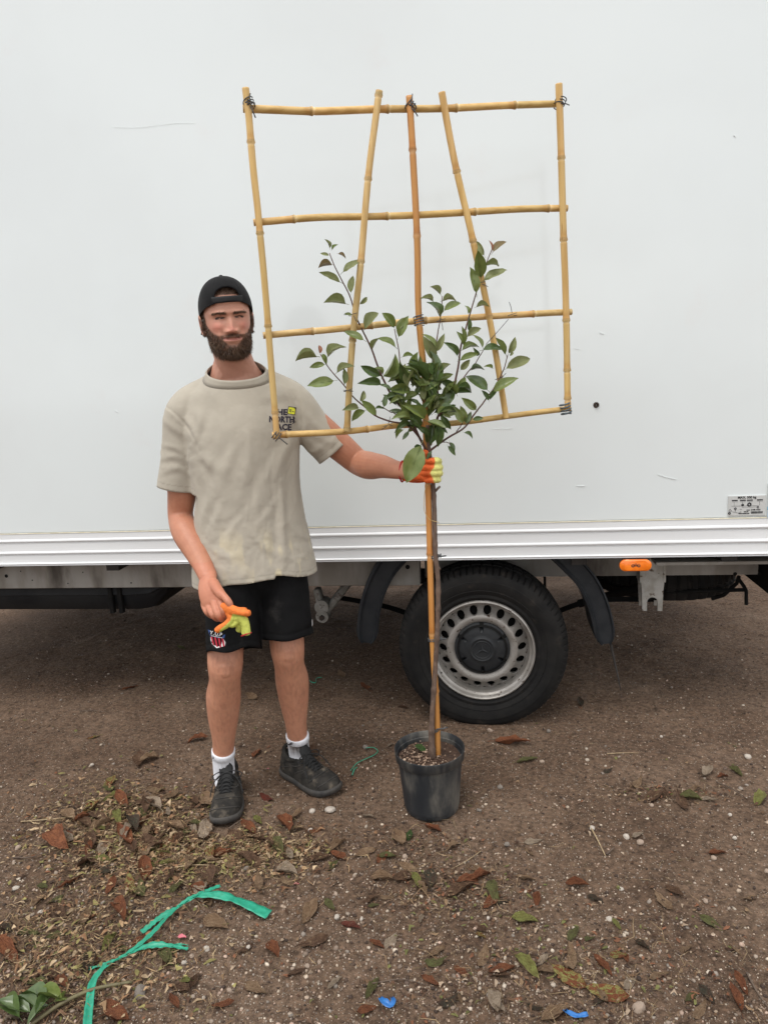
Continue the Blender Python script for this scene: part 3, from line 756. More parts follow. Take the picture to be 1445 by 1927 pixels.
def add_leaf(base, tip, wid, c, vi, up):
    base, tip = np.array(base), np.array(tip); Ln = np.linalg.norm(tip-base); Rm = rot_to(tip-base, up)
    o = bpy.data.objects.new('leaf', leaf_data(vi, c)); COL.objects.link(o); o.parent = tree; o.matrix_parent_inverse = TREI
    o.matrix_world = Matrix.Translation(base) @ Matrix(Rm.tolist()).to_4x4() @ Matrix.Diagonal((Ln, wid, Ln, 1))
    M_ = o.matrix_world.copy(); o.matrix_basis = M_
    return o
trunk_px = [(814, 1428, 0), (812, 1395, 0), (813, 1350, 0), (817, 1290, 0), (821, 1220, 0), (824, 1150, 0), (824, 1090, 0), (819, 1040, 0), (818, 990, .002), (816, 930, .006), (812, 880, .008), (807, 845, .004), (804, 800, .0)]
TOFF = -.014
tp = crom(np.array([PT(x, y, TOFF+o) for x, y, o in trunk_px]), 150)
trr = np.interp(np.linspace(0, 1, 150), [0, .05, .12, .5, .75, 1], [.0120, .0108, .0090, .0078, .0078, .006])
for k in (.03, .09, .22, .38, .47, .52, .66, .8): trr += .0018*np.exp(-((np.linspace(0, 1, 150)-k)/.008)**2)
tv, tf_ = tube(tp, trr, 12)
tv = tv+nrm(tv-np.repeat(tp, 12, 0))*(.0012*fbm(tv*60, 3, 4))[:, None]
tree_part('trunk', (tv, tf_), M_bark)
tree_part('pruned_stub', tube(np.array([PT(816, 927, TOFF+.006), PT(822, 921, TOFF), PT(828, 915, TOFF-.004)]), np.array([.0048, .0042, .0034]), 8), M_bark)
tree_part('pruned_stub', tube(np.array([PT(820, 1062, TOFF), PT(826, 1070, TOFF), PT(828, 1073, TOFF)]), np.array([.006, .005, .003]), 8), M_bark)
Z4 = lambda x, y: (540+x/3.0104, 420+y/3.0104)
def branch(pts, r0, r1, offs, m=M_twig):
    n = len(pts); of = np.interp(np.linspace(0, 1, n), np.linspace(0, 1, len(offs)), offs)
    p = crom(np.array([PT(*Z4(x, y), o) for (x, y), o in zip(pts, of)]), 36)
    p = p+(np.stack([fbm(np.stack([np.arange(36)*.35+pts[0][0], np.zeros(36)+k, np.zeros(36)], -1), 2, k) for k in range(3)], -1))*.004
    tree_part('branch', tube(p, np.linspace(r0, r1, 36), 7), m)
branch([(790, 1290), (750, 1215), (690, 1090), (600, 990), (540, 870), (470, 690), (400, 550), (355, 410), (310, 320), (270, 240), (240, 165)], .0045, .0014, (-.01, -.02, .012, .012, .008))
branch([(690, 1090), (680, 960), (645, 805), (625, 680), (608, 600)], .003, .0013, (0, -.01, -.005))
branch([(790, 1290), (750, 1215), (690, 1150), (560, 1115), (500, 1090), (430, 1030), (370, 980), (330, 925), (270, 860), (215, 785), (190, 740)], .0036, .0014, (-.01, -.025, .012, .012, .0))
branch([(690, 1110), (640, 1090), (570, 1060), (540, 1040)], .002, .0013, (-.01, -.02))
branch([(810, 1260), (870, 1060), (930, 960), (965, 830), (985, 690), (1020, 570), (1060, 430), (1100, 310), (1140, 200), (1160, 150)], .0045, .0014, (-.01, -.02, -.01, .014, .014))
branch([(870, 1080), (845, 900), (832, 780), (850, 640), (870, 540), (880, 410)], .0032, .0013, (-.01, -.02, .0))
branch([(800, 1300), (900, 1220), (1000, 1160), (1070, 1070), (1140, 980), (1190, 900), (1230, 820), (1250, 745)], .0038, .0014, (-.014, -.02, -.014, -.012))
branch([(860, 1090), (960, 950), (1010, 860), (1070, 790), (1110, 720)], .003, .0013, (-.01, -.02, .0))
branch([(880, 1075), (900, 1040), (950, 965)], .0025, .0012, (-.02, -.03))
branch([(960, 1180), (1000, 1120), (1010, 1080)], .0018, .001, (-.02, -.03))
branch([(870, 1240), (915, 1245), (935, 1275)], .0015, .001, (-.02, -.03))
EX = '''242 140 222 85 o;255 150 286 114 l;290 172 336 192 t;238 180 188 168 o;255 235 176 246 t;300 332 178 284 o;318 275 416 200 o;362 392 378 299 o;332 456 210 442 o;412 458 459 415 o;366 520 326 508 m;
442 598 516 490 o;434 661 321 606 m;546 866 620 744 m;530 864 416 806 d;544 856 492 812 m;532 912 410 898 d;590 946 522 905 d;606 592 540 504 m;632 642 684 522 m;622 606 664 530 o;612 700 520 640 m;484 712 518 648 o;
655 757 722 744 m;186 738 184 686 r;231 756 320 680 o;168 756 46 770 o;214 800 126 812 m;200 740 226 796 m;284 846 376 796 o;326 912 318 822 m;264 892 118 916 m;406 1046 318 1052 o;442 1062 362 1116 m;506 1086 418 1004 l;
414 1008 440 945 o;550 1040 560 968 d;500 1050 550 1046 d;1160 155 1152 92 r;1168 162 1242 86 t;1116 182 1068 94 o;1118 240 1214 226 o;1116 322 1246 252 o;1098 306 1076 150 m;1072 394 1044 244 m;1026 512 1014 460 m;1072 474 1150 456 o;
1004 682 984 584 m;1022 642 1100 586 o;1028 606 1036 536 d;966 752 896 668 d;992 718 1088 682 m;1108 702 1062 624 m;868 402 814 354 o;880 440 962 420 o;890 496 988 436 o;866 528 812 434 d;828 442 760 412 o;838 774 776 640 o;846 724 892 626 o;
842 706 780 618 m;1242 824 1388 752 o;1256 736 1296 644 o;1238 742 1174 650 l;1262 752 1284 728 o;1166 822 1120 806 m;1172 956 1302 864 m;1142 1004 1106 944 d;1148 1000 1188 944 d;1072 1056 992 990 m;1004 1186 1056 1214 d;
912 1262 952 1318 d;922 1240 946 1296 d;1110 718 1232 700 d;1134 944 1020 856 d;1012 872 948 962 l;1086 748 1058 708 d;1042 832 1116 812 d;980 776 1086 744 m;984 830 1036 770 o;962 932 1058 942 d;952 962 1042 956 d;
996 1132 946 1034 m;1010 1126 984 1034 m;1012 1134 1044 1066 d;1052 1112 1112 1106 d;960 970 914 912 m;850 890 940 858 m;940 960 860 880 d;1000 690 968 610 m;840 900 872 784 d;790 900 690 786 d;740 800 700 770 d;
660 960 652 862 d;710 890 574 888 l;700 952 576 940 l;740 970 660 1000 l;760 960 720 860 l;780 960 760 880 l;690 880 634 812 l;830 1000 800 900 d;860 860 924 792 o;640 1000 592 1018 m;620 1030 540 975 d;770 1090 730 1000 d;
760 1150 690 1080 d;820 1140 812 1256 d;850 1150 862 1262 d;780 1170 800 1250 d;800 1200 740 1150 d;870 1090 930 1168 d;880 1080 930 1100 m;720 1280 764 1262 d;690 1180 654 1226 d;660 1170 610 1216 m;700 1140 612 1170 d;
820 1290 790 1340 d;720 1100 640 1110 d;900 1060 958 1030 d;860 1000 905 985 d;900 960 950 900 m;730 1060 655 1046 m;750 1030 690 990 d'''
CM = {'o': 'olive', 'l': 'light', 't': 'tan', 'm': 'mid', 'd': 'dark', 'r': 'red'}
lr = np.random.default_rng(23)
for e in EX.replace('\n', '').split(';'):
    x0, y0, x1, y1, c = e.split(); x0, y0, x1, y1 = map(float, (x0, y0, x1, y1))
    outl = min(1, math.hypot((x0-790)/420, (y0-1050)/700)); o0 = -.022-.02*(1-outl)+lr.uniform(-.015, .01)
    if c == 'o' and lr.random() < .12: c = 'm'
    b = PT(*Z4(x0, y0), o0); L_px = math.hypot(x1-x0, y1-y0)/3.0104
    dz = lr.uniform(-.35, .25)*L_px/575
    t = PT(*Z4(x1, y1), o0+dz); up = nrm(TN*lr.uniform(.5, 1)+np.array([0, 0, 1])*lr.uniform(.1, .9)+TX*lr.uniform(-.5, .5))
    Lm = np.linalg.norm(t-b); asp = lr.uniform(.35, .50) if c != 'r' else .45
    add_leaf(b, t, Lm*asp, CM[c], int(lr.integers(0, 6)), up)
# denser clutch of leaves round the fork
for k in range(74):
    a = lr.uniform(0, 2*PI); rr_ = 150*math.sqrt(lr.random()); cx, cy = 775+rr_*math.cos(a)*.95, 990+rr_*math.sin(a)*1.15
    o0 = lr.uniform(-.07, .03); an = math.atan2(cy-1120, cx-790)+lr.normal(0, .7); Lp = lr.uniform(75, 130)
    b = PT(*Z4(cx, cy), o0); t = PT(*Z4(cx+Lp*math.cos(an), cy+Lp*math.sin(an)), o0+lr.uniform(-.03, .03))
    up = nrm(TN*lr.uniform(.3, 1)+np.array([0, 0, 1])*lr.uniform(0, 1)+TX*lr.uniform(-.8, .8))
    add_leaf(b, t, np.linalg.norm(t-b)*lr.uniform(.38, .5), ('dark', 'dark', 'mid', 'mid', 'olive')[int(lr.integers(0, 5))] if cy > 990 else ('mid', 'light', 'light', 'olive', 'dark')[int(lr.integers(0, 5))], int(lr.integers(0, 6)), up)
# the big leaf hanging over the gloved hand
add_leaf(PT(*Z4(757, 1262), -.075), PT(*Z4(676, 1470), -.085), .066, 'mid', 0, nrm(TN+np.array([-.2, 0, .3])))

# ------------------------------------------------------------------ pot
M_pot = mat('dusty_pot_plastic', (.020, .0225, .026), (.034, .036, .038), sc=9, rough=.5, spec=.3, c3=(.150, .138, .118), sc3=14, lo3=.46, hi3=.78, stretch=(1, 1, .35))
M_soil = mat('potting_soil', (.040, .020, .012), (.075, .042, .026), sc=60, rough=.95, bump=.006, bsc=110)
PC = np.array([-.2602, 2.2802, 0])
pot = empty('plant_pot', tuple(PC)); tag(pot, 'black plastic nursery pot with dusty sides holding the young tree', 'pot')
pr_ = [(.002, .004), (.088, .004), (.0925, .001), (.0945, .006), (.0965, .030), (.1085, .182), (.1095, .186), (.1165, .1885), (.1195, .192), (.1215, .2205), (.1223, .2250), (.1210, .2268), (.1190, .2245), (.1160, .205), (.1130, .2035), (.1085, .150), (.098, .02)]
pv, pf = lathe(pr_, 96); a_ = np.arctan2(pv[:, 1], pv[:, 0]); rr_ = np.hypot(pv[:, 0], pv[:, 1])
pv[:, :2] *= (1+.006*np.sin(2*a_+.6)*(pv[:, 2] > .15)+.004*np.sin(3*a_))[:, None]
rib_ = (np.abs(((a_+PI/2+.12) % (2*PI))) < .10)
pb = make('pot_body', pv, pf, M_pot, pot, True); pb.data.set_sharp_from_angle(angle=math.radians(50))
# drain notch and moulded ribs at the foot
nv = box((-.008, -.1005, .001), (.008, -.090, .013)); make('drain_notch', nv[0], nv[1], M_black, pot, False)
for k in range(5):
    x = -.016+k*.0045; make('moulded_rib', *tube(np.array([[x, -.0952, .022], [x-.001, -.1045, .12]])*[1, .985, 1], .0011, 5), M_pot, pot)
sg = []
for r in np.linspace(.0, .1115, 16):
    for t in np.linspace(0, 2*PI, 40, endpoint=False): sg.append((r*math.cos(t), r*math.sin(t)))
sg = np.array(sg); sz = .188+.016*fbm(np.stack([sg[:, 0]*40, sg[:, 1]*40, 0*sg[:, 0]], -1), 4, 2)+.006*np.exp(-((sg[:, 0]-.01)**2+sg[:, 1]**2)/.0008)
sf = [(i*40+j, (i+1)*40+j, (i+1)*40+(j+1) % 40, i*40+(j+1) % 40) for i in range(15) for j in range(40)]
make('soil', np.c_[sg, sz], sf, M_soil, pot, True)
# stones: jittered icosahedra
def ico():
    g = (1+5**.5)/2; v = np.array([(-1, g, 0), (1, g, 0), (-1, -g, 0), (1, -g, 0), (0, -1, g), (0, 1, g), (0, -1, -g), (0, 1, -g), (g, 0, -1), (g, 0, 1), (-g, 0, -1), (-g, 0, 1)], float)
    f = np.array([(0, 11, 5), (0, 5, 1), (0, 1, 7), (0, 7, 10), (0, 10, 11), (1, 5, 9), (5, 11, 4), (11, 10, 2), (10, 7, 6), (7, 1, 8), (3, 9, 4), (3, 4, 2), (3, 2, 6), (3, 6, 8), (3, 8, 9), (4, 9, 5), (2, 4, 11), (6, 2, 10), (8, 6, 7), (9, 8, 1)])
    return nrm(v), f
IV, IF = ico()
def stones(P, S, seed, pal, flat=.75):
    """many small stones as one mesh; returns verts, faces, colours"""
    rg = np.random.default_rng(seed); n = len(P)
    v = IV[None]*(1+rg.uniform(-.28, .28, (n, 12, 1)))
    v = v*rg.uniform(.65, 1.25, (n, 1, 3)); v[..., 2] *= flat
    th = rg.uniform(0, 2*PI, n); c, s = np.cos(th), np.sin(th)
    x = v[..., 0]*c[:, None]-v[..., 1]*s[:, None]; y = v[..., 0]*s[:, None]+v[..., 1]*c[:, None]
    v = np.stack([x, y, v[..., 2]], -1)*S[:, None, None]+P[:, None]
    f = (IF[None]+(np.arange(n)*12)[:, None, None]).reshape(-1, 3)
    col = np.array(pal)[rg.integers(0, len(pal), n)]*rg.uniform(.75, 1.2, (n, 1))
    return v.reshape(-1, 3), f, np.repeat(col, 12, 0)
M_stone = mat('pebble_stone', (1, 1, 1), (.78, .75, .72), sc=160, rough=.85, attr=True, bump=.0008, bsc=300)
n = 520; a = rng.uniform(0, 2*PI, n); r = .105*np.sqrt(rng.random(n)); keep = (np.cos(a-3.9)*r+.02 > rng.normal(0.0, .05, n)); a, r = a[keep], r[keep]
P = np.stack([r*np.cos(a), r*np.sin(a), .189+.01*rng.random(len(a))], -1)
sv_, sf_, sc_ = stones(P, rng.uniform(.0018, .0050, len(a))*np.where(rng.random(len(a)) < .12, 1.7, 1), 3, [(.48, .36, .27), (.40, .28, .20), (.30, .2, .14), (.12, .07, .045), (.10, .06, .04)])
tag(make('perlite', sv_, sf_, M_stone, pot, False, sc_), kind='stuff')
# ------------------------------------------------------------------ the man
from mathutils.bvhtree import BVHTree
person = empty('person', (-.87, 2.33, 0))
tag(person, 'bearded man in a backwards black cap, beige t-shirt and black shorts', 'person')
PERI = Matrix.Translation(-person.location)
def pp(name, vf, m, parent=None, smooth=True, col=None):
    o = make(name, vf[0], vf[1], m, parent or person, smooth, col)
    if parent is None: o.matrix_parent_inverse = PERI
    return o
def arr(me):
    n = len(me.vertices); v = np.empty(n*3, np.float32); me.vertices.foreach_get('co', v); v = v.reshape(-1, 3).astype(float)
    nn = np.empty(n*3, np.float32); me.vertices.foreach_get('normal', nn); return v, nn.reshape(-1, 3).astype(float)
def faces_of(me):
    k = np.empty(len(me.loops), np.int32); me.loops.foreach_get('vertex_index', k)
    s = np.empty(len(me.polygons), np.int32); me.polygons.foreach_get('loop_start', s)
    t = np.empty(len(me.polygons), np.int32); me.polygons.foreach_get('loop_total', t); return k, s, t
def remesh(parts, vox, smooth=4, fac=.5):
    v, f = merge(*parts); o = make('tmp', v, f)
    m = o.modifiers.new('r', 'REMESH'); m.mode = 'VOXEL'; m.voxel_size = vox
    if smooth: s = o.modifiers.new('s', 'SMOOTH'); s.factor = fac; s.iterations = smooth
    dg = bpy.context.evaluated_depsgraph_get(); me = bpy.data.meshes.new_from_object(o.evaluated_get(dg))
    old = o.data; bpy.data.objects.remove(o); bpy.data.meshes.remove(old); return me
def quads(me):
    k, s, t = faces_of(me)
    if len(t) and (t == 4).all(): return k.reshape(-1, 4)
    return [tuple(k[a:a+b]) for a, b in zip(s, t)]
FD, LD, UP = np.array([.342, -.940, 0]), np.array([.940, .342, 0]), np.array([0, 0, 1.])

M_skin = mat('skin', (1, 1, 1), (.93, .90, .89), sc=45, rough=.48, attr=True, sss=.12, bump=.0006, bsc=320, spec=.4)
M_beard = mat('beard_hair', (.060, .034, .021), (.150, .088, .050), sc=60, rough=.55)
M_hair = mat('brown_hair', (.085, .052, .034), (.13, .085, .055), sc=60, rough=.5)
M_cap = mat('black_cap_twill', (.0050, .0050, .0056), (.009, .009, .0095), sc=30, rough=.9, spec=.2, bump=.0004, bsc=600, sheen=.05)
M_shirt = mat('beige_cotton', (1, 1, 1), (.93, .93, .93), sc=14, rough=.92, attr=True, bump=.0007, bsc=420, spec=.15, sheen=.15)
M_shorts = mat('black_jersey', (.0030, .0030, .0034), (.0055, .0055, .006), sc=16, rough=.85, spec=.18, c3=(.034, .032, .030), sc3=9, lo3=.58, hi3=.80, bump=.0005, bsc=500)
M_sock = mat('white_sock', (.74, .745, .78), (.66, .665, .70), sc=50, rough=.95, bump=.0006, bsc=400)
M_shoe = mat('dusty_black_mesh', (.022, .0205, .019), (.042, .038, .033), sc=26, rough=.92, spec=.15, c3=(.135, .112, .086), sc3=21, lo3=.50, hi3=.74, bump=.0012, bsc=420)
M_sole = mat('dusty_shoe_sole', (.030, .029, .028), (.060, .053, .046), sc=24, rough=.8, bump=.001, bsc=200)
M_lace = mat('black_lace', (.010, .010, .010), (.016, .016, .016), sc=60, rough=.8)
M_glove = mat('coated_work_glove', (1, 1, 1), (.82, .80, .78), sc=70, rough=.7, attr=True, bump=.0018, bsc=170)

# ---------- head, in its own axes: x to his left, y forward, z up, origin between the eyes inside the head
HC = PY(427, 600, 2.335)
hyaw, hroll, hpit = math.radians(27), math.radians(3.0), math.radians(2)
hf = np.array([math.sin(hyaw), -math.cos(hyaw), 0]); hl = np.array([math.cos(hyaw), math.sin(hyaw), 0]); hu = UP.copy()
hl, hu = math.cos(hroll)*hl+math.sin(hroll)*hu, -math.sin(hroll)*hl+math.cos(hroll)*hu
hf, hu = math.cos(hpit)*hf-math.sin(hpit)*hu, math.sin(hpit)*hf+math.cos(hpit)*hu
def HW(p): p = np.asarray(p, float); return HC+p[..., :1]*hl+p[..., 1:2]*hf+p[..., 2:3]*hu
def HLc(p): d = np.asarray(p, float)-HC; return np.stack([d@hl, d@hf, d@hu], -1)
hz_ = np.array([-.121, -.117, -.110, -.095, -.075, -.055, -.03, 0, .02, .055, .085, .103, .112, .1155])
hw_ = np.array([.019, .032, .046, .0580, .0655, .069, .0735, .0755, .0765, .0745, .064, .046, .028, .008])
hy_ = np.array([.066, .075, .081, .086, .0875, .088, .089, .090, .094, .089, .071, .045, .020, -.004])
hb_ = np.array([.010, .000, -.012, -.038, -.058, -.076, -.091, -.099, -.1005, -.098, -.084, -.062, -.040, -.020])
nz, nt = 150, 180; Zs = np.linspace(-.121, .1155, nz); th = np.linspace(0, 2*PI, nt, endpoint=False)
def smooth_interp(z, a): k = np.linspace(-.121, .1155, 400); y = np.interp(k, hz_, a); ker = np.hanning(19); ker /= ker.sum(); y = np.convolve(np.pad(y, 9, 'edge'), ker, 'valid'); return np.interp(z, k, y)
W_, Fy, By = smooth_interp(Zs, hw_), smooth_interp(Zs, hy_), smooth_interp(Zs, hb_)
mid = (Fy+By)/2; hd = (Fy-By)/2
ct, st_ = np.cos(th), np.sin(th)
e_ = 2/2.25
HX = W_[:, None]*(np.sign(ct)*np.abs(ct)**e_)[None]; HY = mid[:, None]+hd[:, None]*(np.sign(st_)*np.abs(st_)**e_)[None]; HZ = np.repeat(Zs[:, None], nt, 1)
fr_ = sstep(0, .045, HY)
g = lambda x, z, sx, sz: np.exp(-((HX-x)/sx)**2-((HZ-z)/sz)**2)
dsp = 0
for s in (-1, 1):
    dsp = dsp-.0130*g(s*.029, .000, .019, .0090)+.0062*g(s*.031, .0150, .024, .0060)+.0070*g(s*.043, -.027, .016, .013)
    dsp = dsp+.0040*g(s*.031, -.0035, .0105, .0075)          # the eyeball and the lids over it
    dsp = dsp+.0022*g(s*.031, .0030, .013, .0022)-.0020*g(s*.031, -.0008, .0115, .0014)+.0028*g(s*.031, -.0065, .013, .0028)
    dsp = dsp+.0120*g(s*.0155, -.0435, .0075, .0070)
    dsp = dsp+.0050*g(s*.040, -.052, .010, .014)-.0022*g(s*.030, -.048, .0035, .012)
nose_w = np.interp(-HZ, [-.012, 0, .03, .044, .056], [.0100, .0095, .0110, .0130, .012])
nose_h = np.interp(-HZ, [-.02, -.010, 0.0, .015, .030, .040, .046, .051, .058], [0, .002, .0065, .0125, .0185, .0220, .0205, .010, 0])
dsp = dsp+nose_h*np.exp(-(HX/nose_w)**2)
dsp = dsp+.0050*np.exp(-(HX/.030)**2-((HZ+.0615-4.5*HX**2)/.0042)**2)+.0060*np.exp(-(HX/.029)**2-((HZ+.0735-4.5*HX**2)/.0048)**2)
lipline = -.0680+5.5*HX**2
dsp = dsp-.0048*np.exp(-((HZ-lipline)/.0019)**2)*sstep(.040, .033, np.abs(HX))
dsp = dsp+.006*g(0, -.103, .018, .010)-.0025*g(0, -.087, .02, .005)-.0015*g(0, -.056, .003, .006)
HY = HY+dsp*fr_
hv = np.stack([HX, HY, HZ], -1).reshape(-1, 3)
hfaces = [(i*nt+j, i*nt+(j+1) % nt, (i+1)*nt+(j+1) % nt, (i+1)*nt+j) for i in range(nz-1) for j in range(nt)]+[tuple(range(nt))[::-1], tuple((nz-1)*nt+j for j in range(nt))]
head = (HW(hv), hfaces)
ears = []
for s in (-1, 1):
    a = np.linspace(.3, 2*PI-.9, 26)
    rimp = np.stack([s*(.079+.008*np.sin(a*.5)), -.012-.017*np.cos(a-1.9), -.014+.029*np.sin(a-1.9)*1.05], -1)
    ears.append(tube(HW(rimp), .0040, 8, round_end=1))
    ears.append(tube(HW(np.array([[s*.066, -.010, -.016], [s*.078, -.012, -.014], [s*.083, -.013, -.012]])), np.array([.020, .022, .016]), 16, r2=np.array([.012, .014, .010]), side=hu))
    ears.append(tube(HW(np.array([[s*.074, -.002, -.036], [s*.077, -.004, -.044]])), .0065, 8, round_end=1))
NB = np.array([-.874, 2.395, 1.505])
neck = tube(crom(np.array([HW((0, -.022, -.02)), HW((0, -.018, -.09)), NB+(0, 0, .02), NB-(0, 0, .06)]), 16), np.interp(np.linspace(0, 1, 16), [0, .35, .6, .78, 1], [.060, .0615, .067, .078, .088]), 28)
adam = tube(np.array([HW((0, .040, -.122)), HW((0, .036, -.140))]), .012, 10, round_end=1)

# ---------- joints
SR, SL = np.array([-1.043, 2.315, 1.418]), np.array([-.705, 2.44, 1.420])
ER, WR = PY(340, 972, 2.325), PY(392, 1086, 2.165)
EL, WL = PY(672, 868, 2.50), PY(752, 885, 2.325)
HR, KR, AR = np.array([-.955, 2.335, .93]), PY(424, 1250, 2.215), PY(420, 1432, 2.29)
HL_, KL, AL = np.array([-.785, 2.40, .93]), PY(541, 1222, 2.335), PY(561, 1398, 2.43)
def limb(P, rad, rad2=None, n=22, m=40, side=None):
    q = crom(np.c_[np.array(P), np.array(rad), np.array(rad2 if rad2 is not None else rad)], m)
    return tube(q[:, :3], q[:, 3], n, r2=q[:, 4], side=side, round_end=.5)
lerp = lambda a, b, t: a+(b-a)*t
torso = tube(np.array([(-.868, 2.365, z) for z in (.86, .95, 1.05, 1.15, 1.25, 1.35, 1.42, 1.47, 1.51)]), np.array([.165, .168, .160, .163, .168, .165, .140, .090, .050]), 36, side=LD, r2=np.array([.115, .118, .112, .115, .115, .105, .080, .058, .045]), round_end=.2)
trap = [tube(np.array([HW((0, -.03, -.085)), lerp(NB, S, .45)+(0, 0, .006), S+(0, 0, -.004)]), np.array([.036, .038, .042]), 16, round_end=.6) for S in (SR, SL)]
armR = limb([SR, lerp(SR, ER, .35)-.008*LD, lerp(SR, ER, .75), ER, lerp(ER, WR, .25)-.006*LD, lerp(ER, WR, .55), lerp(ER, WR, .85), WR], [.058, .055, .050, .0435, .0485, .044, .033, .0305], [.058, .055, .048, .044, .046, .040, .027, .024], side=LD)
armL = limb([SL, lerp(SL, EL, .4), lerp(SL, EL, .78), EL, lerp(EL, WL, .28)+(0, 0, -.006), lerp(EL, WL, .6), WL, PY(775, 886, 2.30)], [.056, .056, .051, .047, .0495, .041, .0305, .030], [.056, .054, .05, .046, .047, .038, .026, .024], side=UP)
CB = -FD
def leg(Hp, K, A, s):
    P = [Hp, lerp(Hp, K, .5), lerp(Hp, K, .85), K+FD*.004, lerp(K, A, .14)+FD*.002, lerp(K, A, .33)+CB*.014+s*LD*.004, lerp(K, A, .52)+CB*.010+s*LD*.003, lerp(K, A, .78), lerp(K, A, 1.0), A-UP*.02]
    return limb(P, [.080, .074, .062, .0605, .0545, .0610, .0555, .0405, .0345, .030], [.085, .078, .066, .063, .060, .068, .058, .042, .038, .032], n=26, m=70, side=LD)
legR, legL = leg(HR, KR, AR, -1), leg(HL_, KL, AL, 1)
knee = [tube(np.array([K+FD*.034+UP*.014, K+FD*.036-UP*.012]), .034, 16, round_end=.7) for K in (KR, KL)]
shin = [tube(np.array([lerp(K, A, .18)+FD*.034, lerp(K, A, .6)+FD*.030, lerp(K, A, .9)+FD*.022]), np.array([.018, .016, .014]), 10, round_end=1) for K, A in ((KR, AR), (KL, AL))]
# ---------- right hand, loosely closed on a glove
def Q(x, y, Y): return PY(x, y, Y)
hand = [limb([WR, Q(391, 1103, 2.135), Q(395, 1118, 2.115), Q(399, 1130, 2.105)], [.030, .036, .040, .039], [.023, .020, .018, .016], side=nrm(Q(420, 1118, 2.10)-Q(378, 1128, 2.12)), m=18)]
hand.append(tube(crom(np.array([Q(401, 1098, 2.135), Q(411, 1112, 2.10), Q(418, 1121, 2.082)]), 10), np.linspace(.020, .015, 10), 14, round_end=.8))
hand.append(tube(crom(np.array([Q(414, 1116, 2.088), Q(425, 1126, 2.068), Q(432, 1136, 2.060), Q(436, 1145, 2.062)]), 14), np.interp(np.linspace(0, 1, 14), [0, .4, .7, 1], [.0145, .0115, .0118, .0085]), 14, round_end=.8))
for (kx, ky, kY), (px_, py_, pY), (dx_, dy_, dY), (tx_, ty_, tY), r in (
        ((413, 1127, 2.098), (421, 1150, 2.066), (426, 1160, 2.085), (427, 1153, 2.110), .0108),
        ((403, 1134, 2.096), (411, 1158, 2.064), (419, 1166, 2.086), (422, 1158, 2.114), .0112),
        ((392, 1137, 2.104), (401, 1158, 2.072), (410, 1165, 2.094), (414, 1158, 2.120), .0105),
        ((383, 1136, 2.116), (390, 1153, 2.090), (399, 1160, 2.108), (404, 1155, 2.130), .0092)):
    p = crom(np.array([lerp(WR, Q(kx, ky, kY), .55), Q(kx, ky, kY), Q(px_, py_, pY), Q(dx_, dy_, dY), Q(tx_, ty_, tY)]), 26)
    hand.append(tube(p, r*np.interp(np.linspace(0, 1, 26), [0, .35, .5, .65, .72, .85, 1], [.9, 1.08, .97, 1.06, .96, .92, .72]), 14, round_end=.8))
body_me = remesh([head, neck, torso, armR, armL, legR, legL]+ears+trap+knee+shin+hand, .0026, 3, .45)
bv, bn = arr(body_me); h = HLc(bv)
# skin colours
base = np.array([.56, .285, .200]); col = np.tile(base, (len(bv), 1))
nzc = fbm(bv*22, 3, 8)[:, None]; col *= 1+.16*nzc*np.array([.6, 1, 1])
armz = (bv[:, 2] < 1.40) & (bv[:, 2] > .70); col[armz] *= np.array([.87, .76, .66])
legz = bv[:, 2] < .70; col[legz] *= np.array([.90, .84, .75])
hz2 = fbm(bv*np.array([160, 160, 45.]), 3, 5)
col[legz] *= (1-.20*np.clip(hz2[legz]*3, -.2, 1))[:, None]
hm = (bv[:, 2] < .93) & (bv[:, 2] > .70); col[hm] *= np.array([1.04, .96, .96])
H = (h[:, 2] > -.19) & (np.abs(h[:, 0]) < .12) & (bv[:, 2] > 1.5)
def hmask(x, z, sx, sz, y0=.03): return np.exp(-((h[:, 0]-x)/sx)**2-((h[:, 2]-z)/sz)**2)*sstep(y0-.02, y0+.02, h[:, 1])*H
def blend(c, mk): global col; col = col*(1-mk[:, None])+np.array(c)*mk[:, None]
for s in (-1, 1):
    blend((.56, .185, .135), .65*hmask(s*.045, -.026, .020, .016)); blend((.40, .17, .12), .35*hmask(s*.031, -.009, .018, .006))
blend((.56, .20, .15), .55*hmask(0, -.038, .014, .016)); blend((.56, .30, .21), .4*hmask(0, .04, .04, .02))
lipm = np.exp(-((h[:, 2]+.0685-5.0*h[:, 0]**2)/.0052)**4)*sstep(.033, .026, np.abs(h[:, 0]))*sstep(.05, .07, h[:, 1])*H
blend((.46, .175, .145), .85*lipm)
for s in (-1, 1):
    bx = h[:, 0]-s*.032; bz = h[:, 2]-(.0140+.10*bx*s-9.0*np.maximum(0, bx*s-.002)**2)
    blend((.085, .046, .028), .92*np.exp(-(bz/.0036)**4)*sstep(.024, .019, np.abs(bx))*sstep(.03, .06, h[:, 1])*H)
